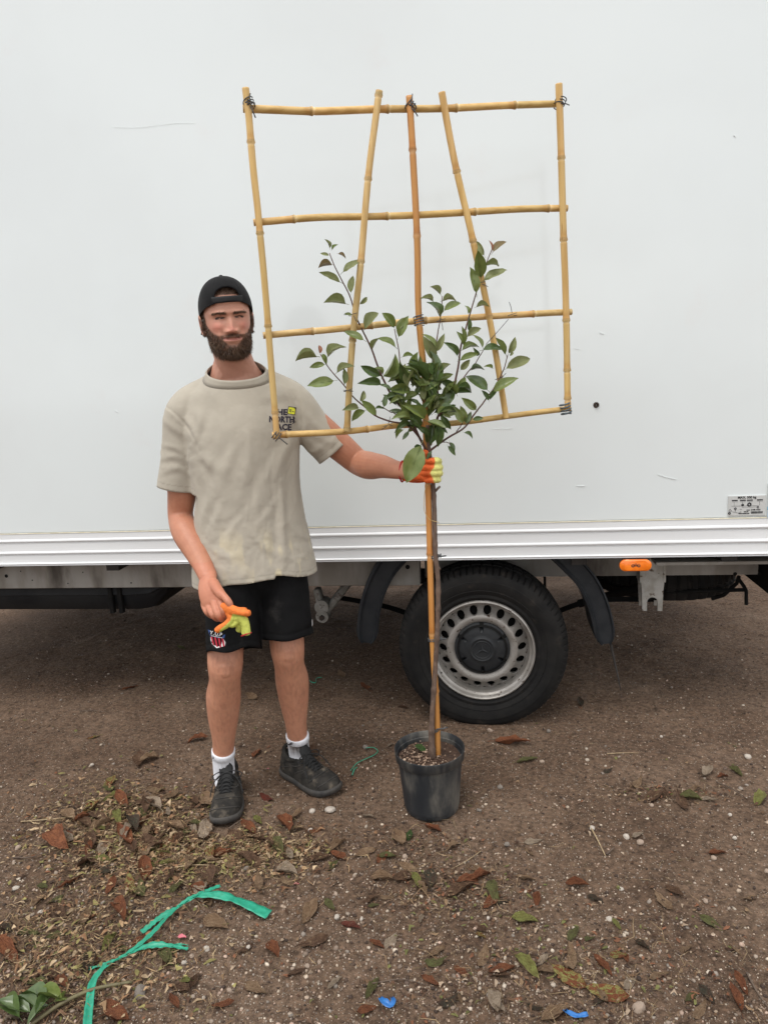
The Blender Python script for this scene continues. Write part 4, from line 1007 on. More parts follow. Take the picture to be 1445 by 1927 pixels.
# beard zone: under the cheeks, round the mouth, along the jaw to the ears
def beard_mask(p):
    x, y, z = np.abs(p[..., 0]), p[..., 1], p[..., 2]
    edge = np.interp(x, [0, .018, .030, .042, .055, .066, .080], [-.084, -.082, -.068, -.055, -.046, -.029, .006])  # upper edge on the cheeks
    lower = sstep(edge+.006, edge-.006, z)
    must = np.exp(-((z-(-.0560-.16*x+1.0*x**2))/.0072)**4)*sstep(.046, .036, x)*sstep(.055, .07, y)
    soul = 0*x
    lips = np.exp(-((z+.0705-5.0*x**2)/.0062)**4)*sstep(.034, .027, x)
    clean = np.exp(-((z+.0835)/.0060)**2)*np.exp(-(x/.017)**2)*.55
    back = sstep(-.020, -.002, y)*np.where(z < -.085, sstep(.0, .03, y-np.interp(z, [-.14, -.11, -.085], [.03, .01, -.02])), 1)
    und = sstep(-.140, -.128, z)
    return np.clip(np.maximum(lower*(1-lips)*(1-clean), must*(1-lips*.7)), 0, 1)*back*und
bm = np.where(H, beard_mask(h), 0)*np.where(h[:, 2] > -.135, 1, 0)
blend((.082, .046, .029), .86*bm*np.clip(.8+1.2*fbm(bv*160, 2, 3), .5, 1))
# close-cropped hair over the skull and the sideburns
hairm = np.where(H & (h[:, 2] > -.035), np.maximum(sstep(.066, .074, h[:, 2])*sstep(.03, .05, h[:, 1]), sstep(.033, .020, h[:, 1])*sstep(-.03, -.01, h[:, 2])*(np.abs(h[:, 0]) < .0785)), 0)
blend((.10, .066, .046), .9*hairm)
body = make('body', bv, quads(body_me), M_skin, person, True, np.clip(col, .01, 1)); body.matrix_parent_inverse = PERI
# eyes: narrow dark slits between the lids
M_eye = mat('eye', (1, 1, 1), rough=.3, coat=.2, attr=True)
M_lash = mat('eyelash', (.018, .011, .009), rough=.7)
fy = lambda x, z: float(np.interp(z, Zs, np.array([HY[i, np.argmin(np.abs(HX[i]-x)+(HY[i] < 0)*9)] for i in range(nz)])))
for s in (-1, 1):
    e = [HW((s*.031+t, fy(s*.031+t, -.0008)+.0004, -.0008-.0012*(abs(t)/.011)**2)) for t in np.linspace(-.0135, .0135, 9)]
    et = np.linspace(-.0135, .0135, 9); er = np.array([.0010, .0030, .0044, .0051, .0053, .0051, .0044, .0030, .0010])
    ec = np.where((np.abs(et-.001) < .0062)[:, None], np.array([.010, .006, .005]), np.array([.10, .07, .058]))
    pp('eye', tube(np.array(e), er, 10, side=hu, r2=.0020), M_eye, col=np.repeat(ec, 10, 0))
    l = [HW((s*.031+t, fy(s*.031+t, .0032)+.0014, .0034-.0030*(abs(t)/.0145)**2)) for t in np.linspace(-.0145, .0145, 9)]
    pp('eyelash', tube(np.array(l), .0012, 6), M_lash)
# hair strands: short bent slivers rooted on the skin
def strands(root, dirs, length, width, seed):
    rg = np.random.default_rng(seed); n = len(root); d = nrm(dirs+rg.normal(0, .28, (n, 3)))
    L_ = length[:, None]*rg.uniform(.6, 1.25, (n, 1)); sd = nrm(np.cross(d, rg.normal(0, 1, (n, 3))))
    m_ = root+d*L_*.55+rg.normal(0, .08, (n, 3))*L_; t_ = m_+nrm(d+rg.normal(0, .45, (n, 3))-np.array([0, 0, .25]))*L_*.5
    v = np.stack([root-sd*width, root+sd*width, m_+sd*width*.8, m_-sd*width*.8, t_], 1).reshape(-1, 3); b = np.arange(n)*5
    f = np.concatenate([np.stack([b, b+1, b+2], 1), np.stack([b, b+2, b+3], 1), np.stack([b+3, b+2, b+4], 1)]); return v, f
bi = np.nonzero(bm > .35)[0]; pick = rng.choice(bi, 7000, p=bm[bi]/bm[bi].sum()); hh = h[pick]
dirs = bn[pick]*.75+np.array([0, 0, -1.])*.9+hf*.25
ln = np.interp(hh[:, 2], [-.135, -.105, -.085, -.06, -.02], [.016, .021, .014, .0085, .005])*np.where((np.abs(hh[:, 0]) < .036) & (hh[:, 2] > -.066), .7, 1)
bs_ = strands(bv[pick]-bn[pick]*.001, dirs, ln, .00055, 4); tag(pp('beard', bs_, M_beard, smooth=False), kind='stuff')
hi_ = np.nonzero(hairm > .4)[0]; pick = rng.choice(hi_, 4200); hh = h[pick]
dirs = bn[pick]*.7+np.where((hh[:, 1] > .03)[:, None], -hu*.0+np.array([0, 0, .5])+hl*.4, np.array([0, 0, -.9]))
tag(pp('hair', strands(bv[pick], dirs, np.full(len(pick), .011), .0006, 6), M_hair, smooth=False), kind='stuff')
eb = []
for s in (-1, 1):
    t = rng.uniform(-.021, .021, 150); z = .0140+.10*t-9.0*np.maximum(0, t-.002)**2+rng.normal(0, .0022, 150)
    eb.append(np.stack([s*(.032+t), np.array([fy(s*(.032+a), b) for a, b in zip(t, z)])+.0005, z], -1))
eb = np.concatenate(eb); ebw = HW(eb); ed = np.sign(eb[:, :1])*hl*.9+hf*.35+hu*.25
tag(pp('eyebrows', strands(ebw, ed, np.full(len(eb), .0065), .0005, 9), M_beard, smooth=False), kind='stuff')

# ---------- cap, worn backwards
na, npz = 176, 90
def cap_rim(a):  # lower edge height over azimuth (a=pi/2 is his front)
    return np.interp(np.abs(((a-PI/2+PI) % (2*PI))-PI), [0, .45, .9, 1.5, 2.2, PI], [.0475, .046, .036, .016, .004, .000])
CR = np.array([.0855, .1075, .1030]); CCt = np.array([0, -.004, .031])
az = np.linspace(0, 2*PI, na, endpoint=False); rows = []
for i in range(npz):
    t = i/(npz-1); rim_z = cap_rim(az); s_rim = np.arcsin(np.clip((rim_z-CCt[2])/CR[2], -1, 1)); el = s_rim+(PI/2-.004-s_rim)*t
    c = np.cos(el)**.86; c = np.where(el < 0, 1-.0*el, c)
    rows.append(np.stack([CCt[0]+CR[0]*c*np.cos(az), CCt[1]+CR[1]*c*np.sin(az), CCt[2]+CR[2]*np.sin(el)], -1))
cv_ = np.array(rows)
seam = np.exp(-((np.abs(((az+PI/6) % (PI/3))-PI/6))/.02)**2)*.0012
cv_ = cv_-nrm(cv_-CCt)*seam[None, :, None]*1.0+nrm(cv_-CCt)*(.0030*fbm(cv_*22, 2, 4))[..., None]
cl = cv_.reshape(-1, 3)
OW, OH, OZ = .041, .0315, .0640
def opening(p): return (p[..., 1] > .03) & (p[..., 2] > OZ) & ((p[..., 0]/OW)**2+((p[..., 2]-OZ)/OH)**2 < 1)
cf = []
for i in range(npz-1):
    for j in range(na):
        q = (i*na+j, i*na+(j+1) % na, (i+1)*na+(j+1) % na, (i+1)*na+j)
        if not opening(cl[list(q)].mean(0)): cf.append(q)
cap = pp('cap', (HW(cl), cf), M_cap); sd_ = cap.modifiers.new('thickness', 'SOLIDIFY'); sd_.thickness = .0022; sd_.offset = -1
def on_cap(x, z): # front surface of the cap
    s = np.clip((z-CCt[2])/CR[2], -1, 1); c = np.sqrt(max(1e-6, 1-s*s))**.86; k = np.clip((x-CCt[0])/(CR[0]*c), -1, 1); return CCt[1]+CR[1]*c*math.sqrt(1-k*k)
ar_ = [(OW*math.cos(a), OZ+OH*math.sin(a)) for a in np.linspace(0, PI, 22)]
pp('opening_binding', tube(HW(np.array([(x, on_cap(x, z)+.0004, z) for x, z in ar_])), .0022, 6), M_cap, cap)
sx_ = np.linspace(-.050, .050, 24); stv = []
for x in sx_:
    y = on_cap(x, .055)+.0028
    stv += [(x, y+.0005, .0455), (x, y+.0012, .0505), (x, y+.001, .0605), (x, y, .0655), (x, y-.002, .0655), (x, y-.002, .0455)]
stf = [(i*6+j, i*6+(j+1) % 6, (i+1)*6+(j+1) % 6, (i+1)*6+j) for i in range(23) for j in range(6)]+[tuple(range(6)), tuple(23*6+j for j in range(6))[::-1]]
M_strap = mat('black_cap_strap', (.0055, .0055, .006), (.009, .009, .0095), sc=40, rough=.7)
pp('strap', (HW(np.array(stv)), stf), M_strap, cap)
pp('button', tube(HW(np.array([(0, -.004, .1325), (0, -.004, .1375)])), .0065, 14, round_end=.5), M_cap, cap)
vis = []
for i, a in enumerate(np.linspace(-1.05, 1.05, 20)):
    for k in range(7):
        t = k/6; r_ = 1+.62*t*math.cos(a*.75)**.7; vis.append((math.sin(a)*CR[0]*(1.01+.10*t), -.004-math.cos(a)*CR[1]*r_, .004-.03*t-.016*(a/1.05)**2))
pp('visor', (HW(np.array(vis)), [(i*7+k, i*7+k+1, (i+1)*7+k+1, (i+1)*7+k) for i in range(19) for k in range(6)]), M_cap, cap).modifiers.new('thickness', 'SOLIDIFY').thickness = .003

# ---------- t-shirt
def lring(z, dx, a, b, dy=0): return np.array([-.868, 2.365, z])+LD*dx+FD*dy, a, b
RG = [lring(.815, .0, .224, .158, .012), lring(.86, .0, .221, .156, .012), lring(.95, .0, .206, .149, .010), lring(1.05, -.002, .194, .143, .008), lring(1.17, -.003, .189, .140, .006), lring(1.28, -.003, .195, .139, .006),
      lring(1.37, -.003, .198, .130, .004), lring(1.43, -.003, .190, .116, 0), lring(1.485, -.003, .164, .104, -.002), lring(1.530, -.004, .112, .088, -.006), lring(1.570, -.004, .084, .078, -.008), lring(1.64, -.004, .070, .070, -.010)]
c_ = crom(np.array([np.r_[p, a, b] for p, a, b in RG]), 60)
TT = tube(c_[:, :3], c_[:, 3], 48, side=LD, r2=c_[:, 4])
hemR, hemL = PY(334, 919, 2.315), PY(626, 851, 2.475)
dirR, dirL = nrm(hemR-(SR+(0, 0, .03))), nrm(hemL-SL)
slR = limb([lerp(NB, SR, .42)+(0, 0, .024), SR+(0, 0, .005)-LD*.002, lerp(SR, hemR, .3)-LD*.004, lerp(SR, hemR, .65), hemR, hemR+dirR*.05], [.060, .066, .070, .070, .0715, .0715], [.062, .066, .066, .066, .067, .067], side=LD, n=30)
slL = limb([lerp(NB, SL, .42)+(0, 0, .030), SL+(0, 0, .014), lerp(SL, hemL, .45)+(0, 0, .004), hemL, hemL+dirL*.05], [.062, .069, .068, .066, .066], [.062, .066, .066, .064, .064], side=UP, n=30)
sh_me = remesh([TT, slR, slL], .0043, 10, .5)
sv, sn = arr(sh_me); sf = quads(sh_me)
CP = np.array([-.872, 2.372, 1.566]); cn = nrm(UP-FD*(-.46)*1.0)        # collar plane: low in front, high at the nape
cn = nrm(UP+FD*.46)
def hem_z(p):  # bottom edge, a little uneven
    t = (p-np.array([-.868, 2.365, 0])); l = t@LD; fdd = t@FD
    return .850-.030*sstep(-.05, -.20, l)+.012*sstep(.062, .070, l)*(fdd > 0)-.030*sstep(.08, .2, l)-.012*(fdd < -.02)+.003*np.sin(l*40)
neck_d = np.linalg.norm((sv-CP)-((sv-CP)@cn)[:, None]*cn, axis=1)
kill = ((sv-CP)@cn > -.009) & (neck_d < .135)
kill |= ((sv-hemR)@dirR > 0) & (np.linalg.norm(sv-hemR, axis=1) < .125)
kill |= ((sv-hemL)@dirL > 0) & (np.linalg.norm(sv-hemL, axis=1) < .125)
kill |= sv[:, 2] < hem_z(sv)
fk = kill[sf].any(1); sf = sf[~fk]
use = np.unique(sf); mp_ = -np.ones(len(sv), int); mp_[use] = np.arange(len(use)); sv, sn, sf = sv[use], sn[use], mp_[sf]
# neat edges: pull the rim of each opening onto its line
ed = np.sort(np.concatenate([sf[:, [0, 1]], sf[:, [1, 2]], sf[:, [2, 3]], sf[:, [3, 0]]]), 1)
u_, cnt = np.unique(ed, axis=0, return_counts=True); rimv = np.unique(u_[cnt == 1])
for i in rimv:
    p = sv[i]
    if p[2] < .92: sv[i, 2] = hem_z(p[None])[0]
    elif np.linalg.norm(p-hemR) < .14 and (p-hemR)@dirR > -.02: sv[i] = p-dirR*((p-hemR)@dirR)
    elif np.linalg.norm(p-hemL) < .14 and (p-hemL)@dirL > -.02: sv[i] = p-dirL*((p-hemL)@dirL)
    elif (p-CP)@cn > -.035: sv[i] = p-cn*((p-CP)@cn+.009)
# folds: ridges along lines seen on the cloth
spx = proj(sv); Zs_ = lambda x, y: np.array([280+x/3.6125, 660+y/3.6125])
facing = sstep(-.15, .35, -(sn@nrm(sv.mean(0)-CAM)))
def fold(pts, amp, wd, d=0.0):
    global fd_
    P = np.array([Zs_(*q) for q in pts]); P = crom(np.c_[P, 0*P[:, :1]], 40)[:, :2]
    dd = np.linalg.norm(spx[:, None]-P[None], axis=2); k = dd.argmin(1); dist = dd.min(1); t = k/39
    tg = nrm(np.gradient(P, axis=0)); side = (spx-P[k])[:, 0]*-tg[k][:, 1]+(spx-P[k])[:, 1]*tg[k][:, 0]
    env = np.sin(PI*np.clip(t*.92+.04, 0, 1))**.6; w_ = wd*1.25*(.75+.5*t)
    prof_ = np.exp(-(side/w_)**2)-.55*np.exp(-((side-w_*1.7)/(w_*1.1))**2)
    fd_ += amp*.80*prof_*env*np.exp(-np.maximum(0, dist-3*w_)**2/9)*facing
fd_ = np.zeros(len(sv))
for pts, amp, wd in (
    ([(345, 620), (400, 720), (470, 790), (560, 830)], .0045, 8), ([(700, 560), (680, 720), (640, 900), (600, 1060)], .0035, 11), ([(340, 700), (420, 790), (470, 900), (480, 1010)], .007, 8), ([(345, 800), (400, 900), (410, 1040), (380, 1180)], .007, 8),
    ([(600, 640), (540, 760), (500, 900), (490, 1040)], .0055, 10), ([(330, 560), (350, 480), (340, 380)], .006, 6), ([(1025, 560), (960, 640), (900, 760), (860, 900)], .005, 9),
    ([(1020, 640), (1000, 800), (1010, 960), (1060, 1150)], .006, 8), ([(840, 760), (780, 900), (740, 1060), (700, 1180)], .0045, 9), ([(900, 940), (905, 1150), (915, 1330), (918, 1500)], .0085, 6),
    ([(1060, 1000), (1090, 1160), (1120, 1330)], .005, 7), ([(880, 1000), (800, 1120), (720, 1210)], .003, 6), ([(640, 1120), (560, 1230), (520, 1340)], .0035, 6), ([(700, 1240), (780, 1330), (900, 1390)], .0035, 6),
    ([(400, 1330), (520, 1400), (640, 1390)], .003, 6), ([(960, 1180), (1030, 1260), (1110, 1270)], .003, 5), ([(480, 1080), (440, 1200), (430, 1320)], .005, 7),
    ([(110, 480), (190, 540), (300, 600)], .004, 6), ([(90, 640), (180, 660), (280, 720)], .0035, 5), ([(80, 740), (170, 720), (320, 780)], .0035, 5), ([(90, 830), (200, 800), (310, 850)], .0025, 5), ([(240, 440), (300, 540), (325, 640)], .005, 6),
    ([(1040, 380), (1060, 480), (1050, 590)], .005, 6), ([(1070, 420), (1150, 520), (1240, 580)], .004, 6), ([(1045, 660), (1110, 690), (1180, 650)], .004, 5), ([(1100, 560), (1180, 600), (1270, 640)], .003, 5),
    ([(420, 260), (470, 340), (560, 380)], .003, 9), ([(760, 330), (880, 300), (960, 260)], .003, 9)):
    fold(pts, amp, wd)
for pts in ([(98, 372), (150, 405), (215, 465), (285, 555), (335, 650)], [(985, 300), (1035, 400), (1045, 500), (1032, 600)]): fold(pts, -.0032, 2.2)
up_rel = sstep(1.42, 1.30, sv[:, 2])
fd_ += up_rel*(.013*fbm(sv*np.array([9, 9, 2.6]), 2, 12)-.011*np.abs(fbm(sv*np.array([17, 17, 8.])+2*fbm(sv*6, 2, 3)[:, None], 3, 31)))+.0030*fbm(sv*75, 3, 17)*(.4+.6*sstep(1.15, .95, sv[:, 2]))
sv = sv+sn*fd_[:, None]
# cotton colour, pale scuffed dirt above the hem
sc_ = np.tile(np.array([.435, .395, .325]), (len(sv), 1)); sc_ *= 1+.10*fbm(sv*9, 3, 6)[:, None]
stn = np.clip((fbm(sv*np.array([34, 34, 15.]), 4, 44)+.01)*9, 0, 1)*sstep(1.06, .93, sv[:, 2])*sstep(-.18, -.13, (sv-np.array([-.868, 2.365, 0]))@LD)*facing
stn *= np.clip(.30+3.4*(fbm(sv*7, 2, 15)+.07), 0, 1)
sc_ = sc_*(1-.75*stn[:, None])+np.array([.74, .64, .40])*.75*stn[:, None]
hemband = (sv[:, 2] < hem_z(sv)+.020) & (sv[:, 2] > hem_z(sv)+.0165); sc_[hemband] *= .84
lowp = sv[:, 2] < hem_z(sv)+.0165; sc_[lowp] = sc_[lowp]*.8+np.array([.50, .47, .38])*.2
for hc2, d2 in ((hemR, dirR), (hemL, dirL)):
    q = (sv-hc2)@d2; nr_ = np.linalg.norm(sv-hc2, axis=1) < .12; sc_[nr_ & (q > -.024) & (q < -.020)] *= .85
shirt = make('t_shirt', sv, sf, M_shirt, person, True, np.clip(sc_, .02, 1)); shirt.matrix_parent_inverse = PERI
so = shirt.modifiers.new('thickness', 'SOLIDIFY'); so.thickness = .0022; so.offset = -1
# ribbed collar
cu = nrm(LD-cn*(LD@cn)); cw = np.cross(cn, cu)
rim2 = np.array([p for p in sv if abs((p-CP)@cn+.009) < .006 and np.linalg.norm(p-CP) < .13])
an = np.arctan2((rim2-CP)@cw, (rim2-CP)@cu); rd = np.linalg.norm(rim2-CP, axis=1)
aa = np.linspace(-PI, PI, 72, endpoint=False); rr_ = np.array([rd[np.abs(((an-a+PI) % (2*PI))-PI) < .16].mean() if (np.abs(((an-a+PI) % (2*PI))-PI) < .16).any() else rd.mean() for a in aa])
_fq = np.fft.rfft(rr_); _fq[5:] = 0; rr_ = np.fft.irfft(_fq, 72)
bpy.context.view_layer.update(); _t = BVHTree.FromPolygons([Vector(p) for p in sv], [tuple(q) for q in sf.tolist()])
def low_r(dh, add):
    o_ = []
    for a_ in aa:
        d_ = cu*math.cos(a_)+cw*math.sin(a_); h_ = _t.ray_cast(Vector(CP+cn*dh), Vector(d_), .2); o_.append(np.linalg.norm(np.array(h_[0])-(CP+cn*dh))+add if h_[0] is not None else np.nan)
    o_ = np.array(o_); ok = ~np.isnan(o_); o_ = np.interp(np.arange(72), np.nonzero(ok)[0], o_[ok], period=72) if ok.any() else rr_+.01
    return (np.roll(o_, 1)+o_*2+np.roll(o_, -1))/4
r16, r8 = np.minimum(low_r(-.022, .0012), rr_+.020), np.minimum(low_r(-.013, .0016), rr_+.011)
cvt = []
for rad_, dh in ((r16-.004, -.0235), (r16, -.022), (r8, -.012), (rr_+.0002, -.004), (rr_-.0050, .0015), (rr_-.0075, .0010), (rr_-.0075, -.002), (rr_-.004, -.014)):
    cvt.append(CP+(rad_*np.cos(aa))[:, None]*cu+(rad_*np.sin(aa))[:, None]*cw+cn*dh)
cvt = np.array(cvt); n8 = 8
cfs = [(k*72+j, k*72+(j+1) % 72, ((k+1) % n8)*72+(j+1) % 72, ((k+1) % n8)*72+j) for k in range(n8) for j in range(72)]
pp('collar', (cvt.reshape(-1, 3), cfs), M_shirt, shirt, col=np.tile(np.array([.410, .372, .305]), (72*n8, 1)))

def bvh_of(o):
    dg = bpy.context.evaluated_depsgraph_get(); return BVHTree.FromObject(o, dg)
def drape(o, tree, off=.0016):
    """lay a flat print (made in photo pixels, z=0) onto the cloth: every point goes to the surface below it"""
    me = o.data
    for v in me.vertices:
        d = Vector(_ray(v.co.x, v.co.y)).normalized(); hit = tree.ray_cast(Vector(CAM), d)
        v.co = (hit[0]-d*off) if hit[0] is not None else Vector(PY(v.co.x, v.co.y, 2.2))
    me.update(); return o
def print_text(s, x, y, size, ang, m, parent, tree, bold=0.0, sx=1.0):
    cu = bpy.data.curves.new('lettering', 'FONT'); cu.body = s; cu.size = size; cu.offset = bold; cu.resolution_u = 2; cu.extrude = 0
    o = bpy.data.objects.new('lettering', cu); COL.objects.link(o); dg = bpy.context.evaluated_depsgraph_get()
    me = bpy.data.meshes.new_from_object(o.evaluated_get(dg)); bpy.data.objects.remove(o); ca, sa = math.cos(ang), math.sin(ang)
    for v in me.vertices:
        a, b = v.co.x*sx, v.co.y; v.co = (x+a*ca+b*sa, y+a*sa-b*ca, 0)
    me.materials.clear(); me.materials.append(m); q = bpy.data.objects.new('lettering', me); COL.objects.link(q); q.parent = parent
    return drape(q, tree)
def print_poly(name, polys, m, parent, tree, off=.0014):
    vs, fs, b = [], [], 0
    for P in polys: vs += [(x, y, 0) for x, y in P]; fs.append(tuple(range(b, b+len(P)))); b += len(P)
    q = make(name, np.array(vs), fs, m, parent, False); return drape(q, tree, off)
bpy.context.view_layer.update()
tree_s = bvh_of(shirt)
M_print = mat('shirt_print', (.018, .014, .030), rough=.8); M_yel = mat('yellow_badge', (.80, .82, .06), rough=.7)
ang = math.radians(1.5)
print_text('THE', 511, 780, 15.5, ang, M_print, shirt, tree_s, .62, 1.05); print_text('NORTH', 506, 793.5, 15.5, ang, M_print, shirt, tree_s, .62, .88); print_text('FACE', 513, 808, 15.5, ang, M_print, shirt, tree_s, .62, .98)
def rot_rect(cx, cy, w, h_, a): c, s = math.cos(a), math.sin(a); return [(cx+x*c-y*s, cy+x*s+y*c) for x, y in ((-w, -h_), (w, -h_), (w, h_), (-w, h_))]
print_poly('badge_border', [rot_rect(549, 772.6, 7.4, 7.2, .16)], M_print, shirt, tree_s, .0012)
print_poly('badge', [rot_rect(549, 772.6, 6.3, 6.1, .16)], M_yel, shirt, tree_s, .0020)
print_poly('badge_print', [rot_rect(546.6, 770.5+k*2.1, 2.2, .55, .16) for k in range(3)]+[[(550.5, 775), (550.8, 771.5), (553.4, 773.5), (553.2, 775.6)]], M_print, shirt, tree_s, .0028)
def sq(pts, w=.55):
    out = []
    for (x0, y0), (x1, y1) in zip(pts, pts[1:]):
        n_ = nrm(np.array([y0-y1, x1-x0]))*w; out.append([(x0+n_[0], y0+n_[1]), (x1+n_[0], y1+n_[1]), (x1-n_[0], y1-n_[1]), (x0-n_[0], y0-n_[1])])
    return out
print_poly('printed_squiggle', sq([(550, 785), (553, 784), (555, 787), (552, 789), (555, 791)])+sq([(546, 796), (549, 793), (553, 793), (557, 794)])+sq([(550, 797), (554, 795), (553, 792)]), M_print, shirt, tree_s, .0018)

# ---------- shorts
hmR, hmL = PY(439, 1226, 2.205), PY(540, 1199, 2.325)
PELV = np.array([-.868, 2.368, .90])
pel = tube(crom(np.array([[*(PELV+(0, 0, .10)), .182, .128], [*PELV, .192, .135], [*(PELV-(0, 0, .07)), .190, .132], [*(PELV-(0, 0, .12)), .165, .115]]), 20)[:, :3], np.interp(np.linspace(0, 1, 20), [0, .45, .8, 1], [.182, .192, .188, .165]), 40, side=LD, r2=np.interp(np.linspace(0, 1, 20), [0, .45, .8, 1], [.128, .135, .13, .115]))
def sleg(Hp, hm, s):
    d = nrm(hm-Hp); P = [Hp+UP*.02, lerp(Hp, hm, .4), lerp(Hp, hm, .8), hm, hm+d*.05]; return limb(P, [.100, .099, .094, .0925, .093], [.112, .108, .102, .100, .100], side=LD, n=30, m=30)
shm = remesh([pel, sleg(HR+LD*.012, hmR, -1), sleg(HL_-LD*.008, hmL, 1)], .0055, 7, .5)
kv, kn = arr(shm); kf = quads(shm); dR, dL = nrm(hmR-HR), nrm(hmL-HL_)
ax_mid = lerp(hmR, hmL, .5); sideR = (kv-ax_mid)@nrm((hmL-hmR)*[1, 1, 0]) < 0
wavR = .007*np.cos(((kv-hmR)@LD)*45+.6); wavL = .006*np.cos(((kv-hmL)@LD)*34)
kk2 = (sideR & ((kv-hmR)@dR > wavR)) | (~sideR & ((kv-hmL)@dL > wavL)); kf = kf[~kk2[kf].any(1)]
use = np.unique(kf); mp_ = -np.ones(len(kv), int); mp_[use] = np.arange(len(use)); kv, kn, kf = kv[use], kn[use], mp_[kf]; sideR = sideR[use]; wavR, wavL = wavR[use], wavL[use]
ed = np.sort(np.concatenate([kf[:, [0, 1]], kf[:, [1, 2]], kf[:, [2, 3]], kf[:, [3, 0]]]), 1); u_, cnt = np.unique(ed, axis=0, return_counts=True)
for i in np.unique(u_[cnt == 1]):
    if kv[i, 2] > .80: continue
    hm, d, wv = (hmR, dR, wavR[i]) if sideR[i] else (hmL, dL, wavL[i]); kv[i] = kv[i]-d*((kv[i]-hm)@d-wv)
low = sstep(.92, .70, kv[:, 2])
kd = low*.016*fbm(kv*np.array([12, 12, 2.5]), 2, 71)+.005*fbm(kv*np.array([30, 30, 14.]), 2, 61)
hq = np.where(sideR, (kv-hmR)@dR-wavR, (kv-hmL)@dL-wavL); kd = kd-.0025*np.exp(-((hq+.022)/.0035)**2)
kv = kv+kn*kd[:, None]
shorts = pp('shorts', (kv, kf), M_shorts); so = shorts.modifiers.new('thickness', 'SOLIDIFY'); so.thickness = .0025; so.offset = -1
bpy.context.view_layer.update(); tree_k = bvh_of(shorts)
M_shb = mat('shield_blue', (.022, .060, .20), rough=.8); M_shr = mat('shield_red', (.42, .015, .035), rough=.8); M_shw = mat('shield_white', (.70, .68, .68), rough=.8)
def Z7(x, y): return (370+x/11.115, 1070+y/11.115)
outl = [(290, 1425), (560, 1470), (605, 1550), (590, 1625), (520, 1640), (420, 1668), (385, 1635), (320, 1575), (292, 1490)]
print_poly('emblem_field', [[Z7(*q) for q in outl]], M_shw, shorts, tree_k, .0016)
strp = []
for k in range(4):
    u0, u1 = k/3.5, k/3.5+.145
    top = lambda u: (290+270*u, 1425+45*u); bot = lambda u: (338+250*u, 1590+60*math.sin(min(1, u*1.1)*PI*.8))
    strp.append([Z7(*top(u0)), Z7(*top(min(1, u1))), Z7(*bot(min(1, u1))), Z7(*bot(u0))])
print_poly('emblem_stripes', strp, M_shr, shorts, tree_k, .0024)
print_poly('emblem_top', [[Z7(*q) for q in ((235, 1275), (290, 1300), (420, 1330), (600, 1385), (580, 1460), (430, 1450), (290, 1420), (255, 1350))]], M_shb, shorts, tree_k, .0016)
for s_, x, y in (('Y', 272, 1372), ('.', 345, 1388), ('U', 375, 1398), ('.', 445, 1405), ('P', 475, 1412)): print_text(s_, *Z7(x, y), 9.5, math.radians(9), M_shw, shorts, tree_k, .15)
print_poly('emblem_line', [[Z7(x, 1398+(x-300)*.2), Z7(x+14, 1400+(x-300)*.2), Z7(x+14, 1414+(x-300)*.2), Z7(x, 1412+(x-300)*.2)] for x in range(305, 545, 20)], M_shw, shorts, tree_k, .0024)
print_poly('maker_mark', [[(586.5, 1168), (588, 1165), (588.5, 1176), (586.8, 1180)]], M_shw, shorts, tree_k, .0018)

# ---------- socks and shoes
def sock(A, K, toe, top):
    d = nrm(K-A); n = 72; fw = nrm((toe-A)*[1, 1, 0])
    zg = A*[1, 1, 0]; zt = [(zg+UP*.045+fw*.10, .016, 1), (zg+UP*.052+fw*.055, .026, 1), (zg+UP*.066+fw*.018, .036, 1), (zg+UP*.095+fw*.004, .0385, 1), (A+d*.012, .0385, 1), (A+d*(top-.024), .0405, 1), (A+d*(top-.022), .0425, 0), (A+d*(top-.003), .0430, 0), (A+d*top, .0415, 0), (A+d*(top-.002), .036, 0)]
    P = np.array([z[0] for z in zt]); t, u, w_ = frames(P, LD); V = []
    for i, (p, r, rib_) in enumerate(zt):
        for k in range(n):
            a = 2*PI*k/n; rr = r*(1+(.020 if k % 4 < 2 else -.012)*rib_); V.append(p+u[i]*rr*math.cos(a)+w_[i]*rr*1.08*math.sin(a))
    f = [(i*n+j, i*n+(j+1) % n, (i+1)*n+(j+1) % n, (i+1)*n+j) for i in range(len(zt)-1) for j in range(n)]+[tuple(range(n))[::-1]]
    return np.array(V), f
toeR, toeL = PG(421, 1558), PG(635, 1497)
sk1 = pp('sock', sock(AR, KR, toeR, .052), M_sock); sk2 = pp('sock', sock(AL, KL, toeL, .040), M_sock)
bpy.context.view_layer.update()
for sk, pts in ((sk2, [(537.5, 1399), (540.5, 1401), (544, 1401), (549, 1396.5), (549.5, 1402.5), (544, 1403), (540, 1402.5)]), (sk1, [(399.5, 1424), (402, 1422.5), (403, 1428), (400.5, 1428.5)])):
    print_poly('tick_mark', [pts], M_ink, sk, bvh_of(sk), .0012)
